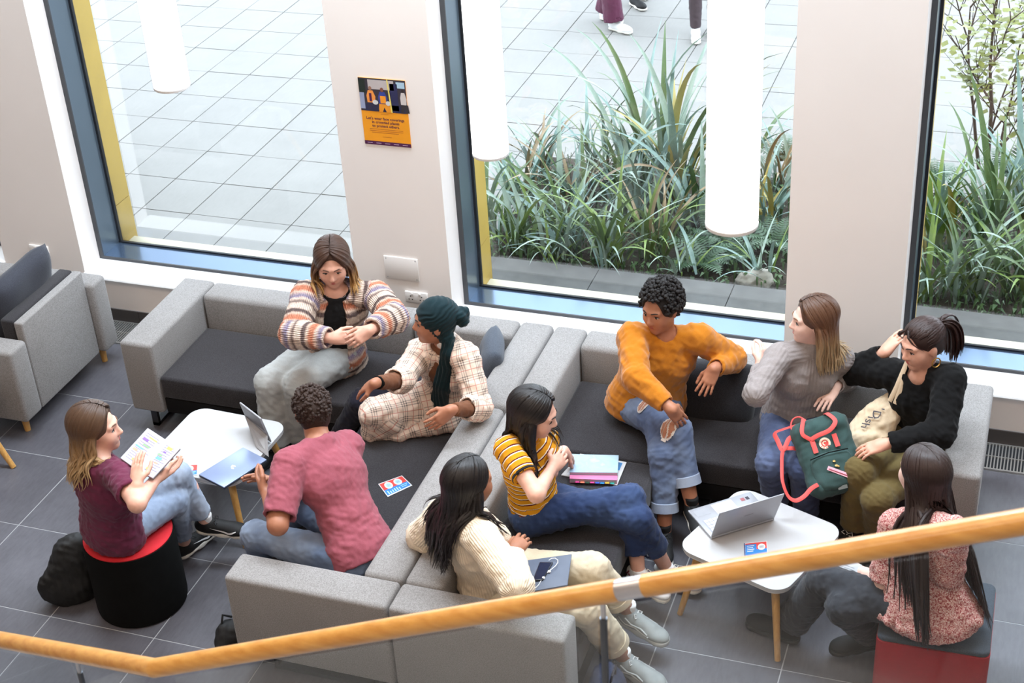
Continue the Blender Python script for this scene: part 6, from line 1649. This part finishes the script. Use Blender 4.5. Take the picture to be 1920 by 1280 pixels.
for i, (lb, px, py, h_, a, b, pal, tl) in enumerate([
 ('arching green plant at the sill of the window by the ponytail', 1745, 560, .85, 14, 20, [1, 2, 0], 0), ('broad green strap plant in the middle of the end window', 1815, 560, .95, 16, 22, [1, 2, 1, 0], 0), ('dark green strap plant at the picture edge in the end window', 1905, 555, .95, 14, 22, [1, 1, 0, 2], 0),
 ('upright blue-green strap plant under the slender tree', 1850, 470, 1.1, 16, 22, [3, 1, 0, 1], 1), ('yellowing upright plant close to the end window frame', 1760, 470, 1.0, 12, 18, [2, 4, 3], 1), ('tall strap plant beyond the slender tree', 1925, 430, 1.1, 12, 18, [3, 0, 1], 1)]):
    strap_plant(lb, px, py, h_, a, b, pal, seed=i+120, tall=tl)
for i, (lb, px, py) in enumerate([('small arching tuft drooping over the kerb by the lamp', 955, 462), ('pale arching tuft drooping over the middle of the kerb', 1040, 488), ('yellow-green tuft leaning over the kerb by the curly-haired woman', 1120, 500), ('thin grey-green tuft on the kerb behind the curly-haired woman', 1285, 512), ('thin tuft on the kerb beside the pier', 1440, 520)]):
    strap_plant(lb, px, py, .55, 9, 6, [0, 2, 3, 0], z=.22, spread=2.2, seed=i+300)
# low ground cover under the straps: nobody could count it
m = MB(); rg = random.Random(5)
for i in range(3200):
    x, y = rg.uniform(BX0+.05, BX1-.1), rg.uniform(BY0+.03, BY1-.05); a = rg.uniform(0, 6.28); s = rg.uniform(.03, .08); h_ = rg.uniform(.02, .14); d = np.array([math.cos(a), math.sin(a), 0]); e = np.array([-d[1], d[0], 0])*s*.2; o = np.array([x, y, .17])
    m.add([o, o+d*s*.5+e+np.array([0, 0, h_]), o+d*s+np.array([0, 0, h_*.8]), o+d*s*.5-e+np.array([0, 0, h_])], [[0, 1, 2, 3]])
o = m.build('ground_cover', leaf_mat('ground_cover_leaf', (44, 70, 40), (86, 116, 66))); o['kind'] = 'stuff'; tag(o, 'low dark green ground cover filling the planting bed', 'ground cover')
# ferns
def fern_mesh(mt):
    m = MB(); n = 16; p = np.zeros(3); L = .46
    for i in range(n):
        s = i/n; th = .75+1.2*s; d = np.array([math.sin(th), 0, math.cos(th)]); q = p+d*L/n; nm = np.array([-math.cos(th), 0, math.sin(th)])
        m.add([p+np.array([0, .002, 0]), p-np.array([0, .002, 0]), q-np.array([0, .002, 0]), q+np.array([0, .002, 0])], [[0, 1, 2, 3]])
        ll = .085*math.sin(math.pi*min(1, .12+s*.95))**.8+.006; wl = L/n*.26
        for sg in (-1, 1):
            tip = p+np.array([0, sg*ll, 0])+d*ll*.35-nm*ll*.12; m.add([p-d*wl, p+np.array([0, sg*ll*.5, 0])+d*(ll*.12-wl), tip, p+np.array([0, sg*ll*.5, 0])+d*(ll*.22+wl), p+d*wl], [[0, 1, 2, 3, 4]])
        p = q
    me = bpy.data.meshes.new('frond'); me.from_pydata(m.v, [], m.f); me.materials.append(mt); return me
FM = fern_mesh(leaf_mat('fern_leaf', (34, 62, 40), (70, 102, 66)))
for i, (lb, px, py) in enumerate([('dark green fern behind the curly-haired woman', 1315, 500), ('dark green fern at the kerb by the pale stone', 1378, 492), ('feathery fern below the largest tube lamp', 1345, 455), ('fern beside the pier under the blue-green straps', 1450, 465), ('leafy fern at the end window frame', 1752, 350), ('fern at the foot of the slender tree', 1890, 330), ('low fern at the far end of the bed by the paving', 1465, 300)]):
    c = at(px, py, z=.18); t = thing('fern', lb, 'fern', c, 'ferns in the bed outside'); r = random.Random(i)
    for k in range(11):
        ob = bpy.data.objects.new('frond', FM); COL.objects.link(ob); ob.parent = t; ob.matrix_parent_inverse = Matrix.Translation(-Vector(t.location)); ob.location = (c[0], c[1], .18); ob.rotation_euler = (0, r.uniform(-.35, .15), k*2*math.pi/11+r.uniform(-.2, .2)); s = r.uniform(.5, .85); ob.scale = (s, s, s)
# slender young tree
c = at(1846, 320, z=.17); t = thing('young_tree', 'slender young tree with sparse yellow-green leaves', 'tree', c); rt = random.Random(4); M_bark = mat('tree_bark', srgb(84, 68, 58), .9, .2, 30)
Lf = MB(); tips = []
def branch(p, d, L, r, depth, m):
    P = [p]; d = unit(d)
    for i in range(5): d = unit(d+np.array([rt.uniform(-.12, .12), rt.uniform(-.12, .12), .06])); P.append(P[-1]+d*L/5)
    m.tube(P, [r*(1-.13*i) for i in range(6)], 6)
    if depth:
        for i in range(rt.choice((5, 6))):
            q = P[rt.randrange(1, 6)]; a = rt.uniform(0, 6.28); branch(q, d*.8+np.array([math.cos(a)*.75, math.sin(a)*.75, rt.uniform(-.1, .4)]), L*rt.uniform(.42, .62), r*.5, depth-1, m)
    if depth <= 1:
        for i in range(11 if depth == 0 else 10): tips.append(P[rt.randrange(1, 6)]+np.array([rt.gauss(0, .06), rt.gauss(0, .05), rt.gauss(0, .045)]))
for k, (dx, dy) in enumerate(((.03, .02), (-.10, .05), (.14, -.04))):
    m = MB(); branch(c+np.array([dx*.4, dy*.4, 0]), np.array([dx*1.6, dy*1.2, 1]), 1.35-.2*k, .017-.003*k, 2, m); m.build('trunk', M_bark, t, True)
for p in tips:
    a = rt.uniform(0, 6.28); s = rt.uniform(.04, .075); d = np.array([math.cos(a), math.sin(a), rt.uniform(-.5, .2)])*s; e = np.array([-math.sin(a), math.cos(a), rt.uniform(-.2, .2)])*s*.42
    Lf.add([p, p+d*.5+e, p+d, p+d*.5-e], [[0, 1, 2, 3]])
o = Lf.build('foliage', leaf_mat('yellow_green_leaf', (98, 112, 42), (150, 150, 68)), t); o['kind'] = 'stuff'
# pale stone by the kerb
c = at(1412, 528, z=.22); F = Field(.012); F.ell(c, I3, [.11, .075, .07], .02); F.ell(c+np.array([.05, .02, .02]), I3, [.07, .07, .06], .02); o = solid('boulder', F, mat('pale_boulder', srgb(150, 146, 136), .9, .2, 14, .3, 60), None, .006, .06, 3); tag(o, 'pale rough stone lying behind the kerb among the ferns', 'stone')
# passers-by on the paving (the frame shows only their legs)
def standing(label, x, y, face, shirt, legs, shoes, wide=.012, gh=.012, to=1.95, h=1.68, sk=S_tan, hair=H_dark, stride=.12, seed=1):
    k = h/1.68; fw = unit([face[0], face[1], 0]); r_ = np.array([fw[1], -fw[0], 0]); B = np.array([x, y, 0.]); J = {}
    J['pel'] = B+UPZ*.93*k; J['neck'] = B+UPZ*1.42*k; J['head'] = B+UPZ*1.57*k+fw*.02
    for s_, q in (('R', 1), ('L', -1)):
        J['sh'+s_] = B+UPZ*1.38*k+r_*q*.165; J['el'+s_] = B+UPZ*1.11*k+r_*q*.21-fw*.02; J['wr'+s_] = B+UPZ*.89*k+r_*q*.20+fw*.06
        J['hip'+s_] = B+UPZ*.90*k+r_*q*.08; J['kn'+s_] = B+UPZ*.49*k+r_*q*.085+fw*(.02+stride*.4*q); J['an'+s_] = B+UPZ*.085+r_*q*.08+fw*stride*q
    J['face'] = fw; J['hup'] = UPZ; f = figure(J, 'f', 1.0); r = thing('person', label, 'person', (x, y, 0))
    body(r, f, skin('skin_tan2', sk), {s_: (np.array([0, 0, -1.])+fw*.2, -r_*q, dict(curl=.3)) for s_, q in (('R', 1), ('L', -1))}, h=.0125)
    top(r, f, 'jacket', shirt, .022, 1.95, 1.95, hem=-.12, h=.012, seed=seed); trousers(r, f, 'trousers', legs, .012, wide, gh, to, to, seed=seed, h=.010)
    long_hair('hair', f, hair, r, [f.F], lambda a: .2, 60, seed=seed)
    for s_ in 'LR': shoe('shoe', J['an'+s_], fw, UPZ, r, shoes, M_sole_w, .25, laces=False)
pA, pB, pC = at(1150, 46, z=0), at(1314, 68, z=0), at(1188, 4, z=0)
standing('passer-by in wide maroon trousers and white shoes on the paving', pA[0]-.03, pA[1]-.02, (.8, -.35), cloth('plum_jacket', (90, 50, 70)), cloth('maroon_trousers', (88, 42, 64)), M_shoe_w, .03, .06, 1.98, seed=301)
standing('passer-by in dark tights and white trainers on the paving', pB[0]+.02, pB[1]+.05, (.25, -.95), cloth('dark_coat', (60, 60, 70)), cloth('dark_tights', (74, 62, 66)), M_shoe_w, .014, .012, 1.98, seed=302, stride=.06)
standing('passer-by in grey with dark shoes at the far edge of the paving', pC[0], pC[1]+.05, (.6, -.6), cloth('grey_coat', (120, 120, 126)), cloth('black_jeans', (40, 40, 46)), M_shoe_k, .01, .012, 1.96, seed=303)
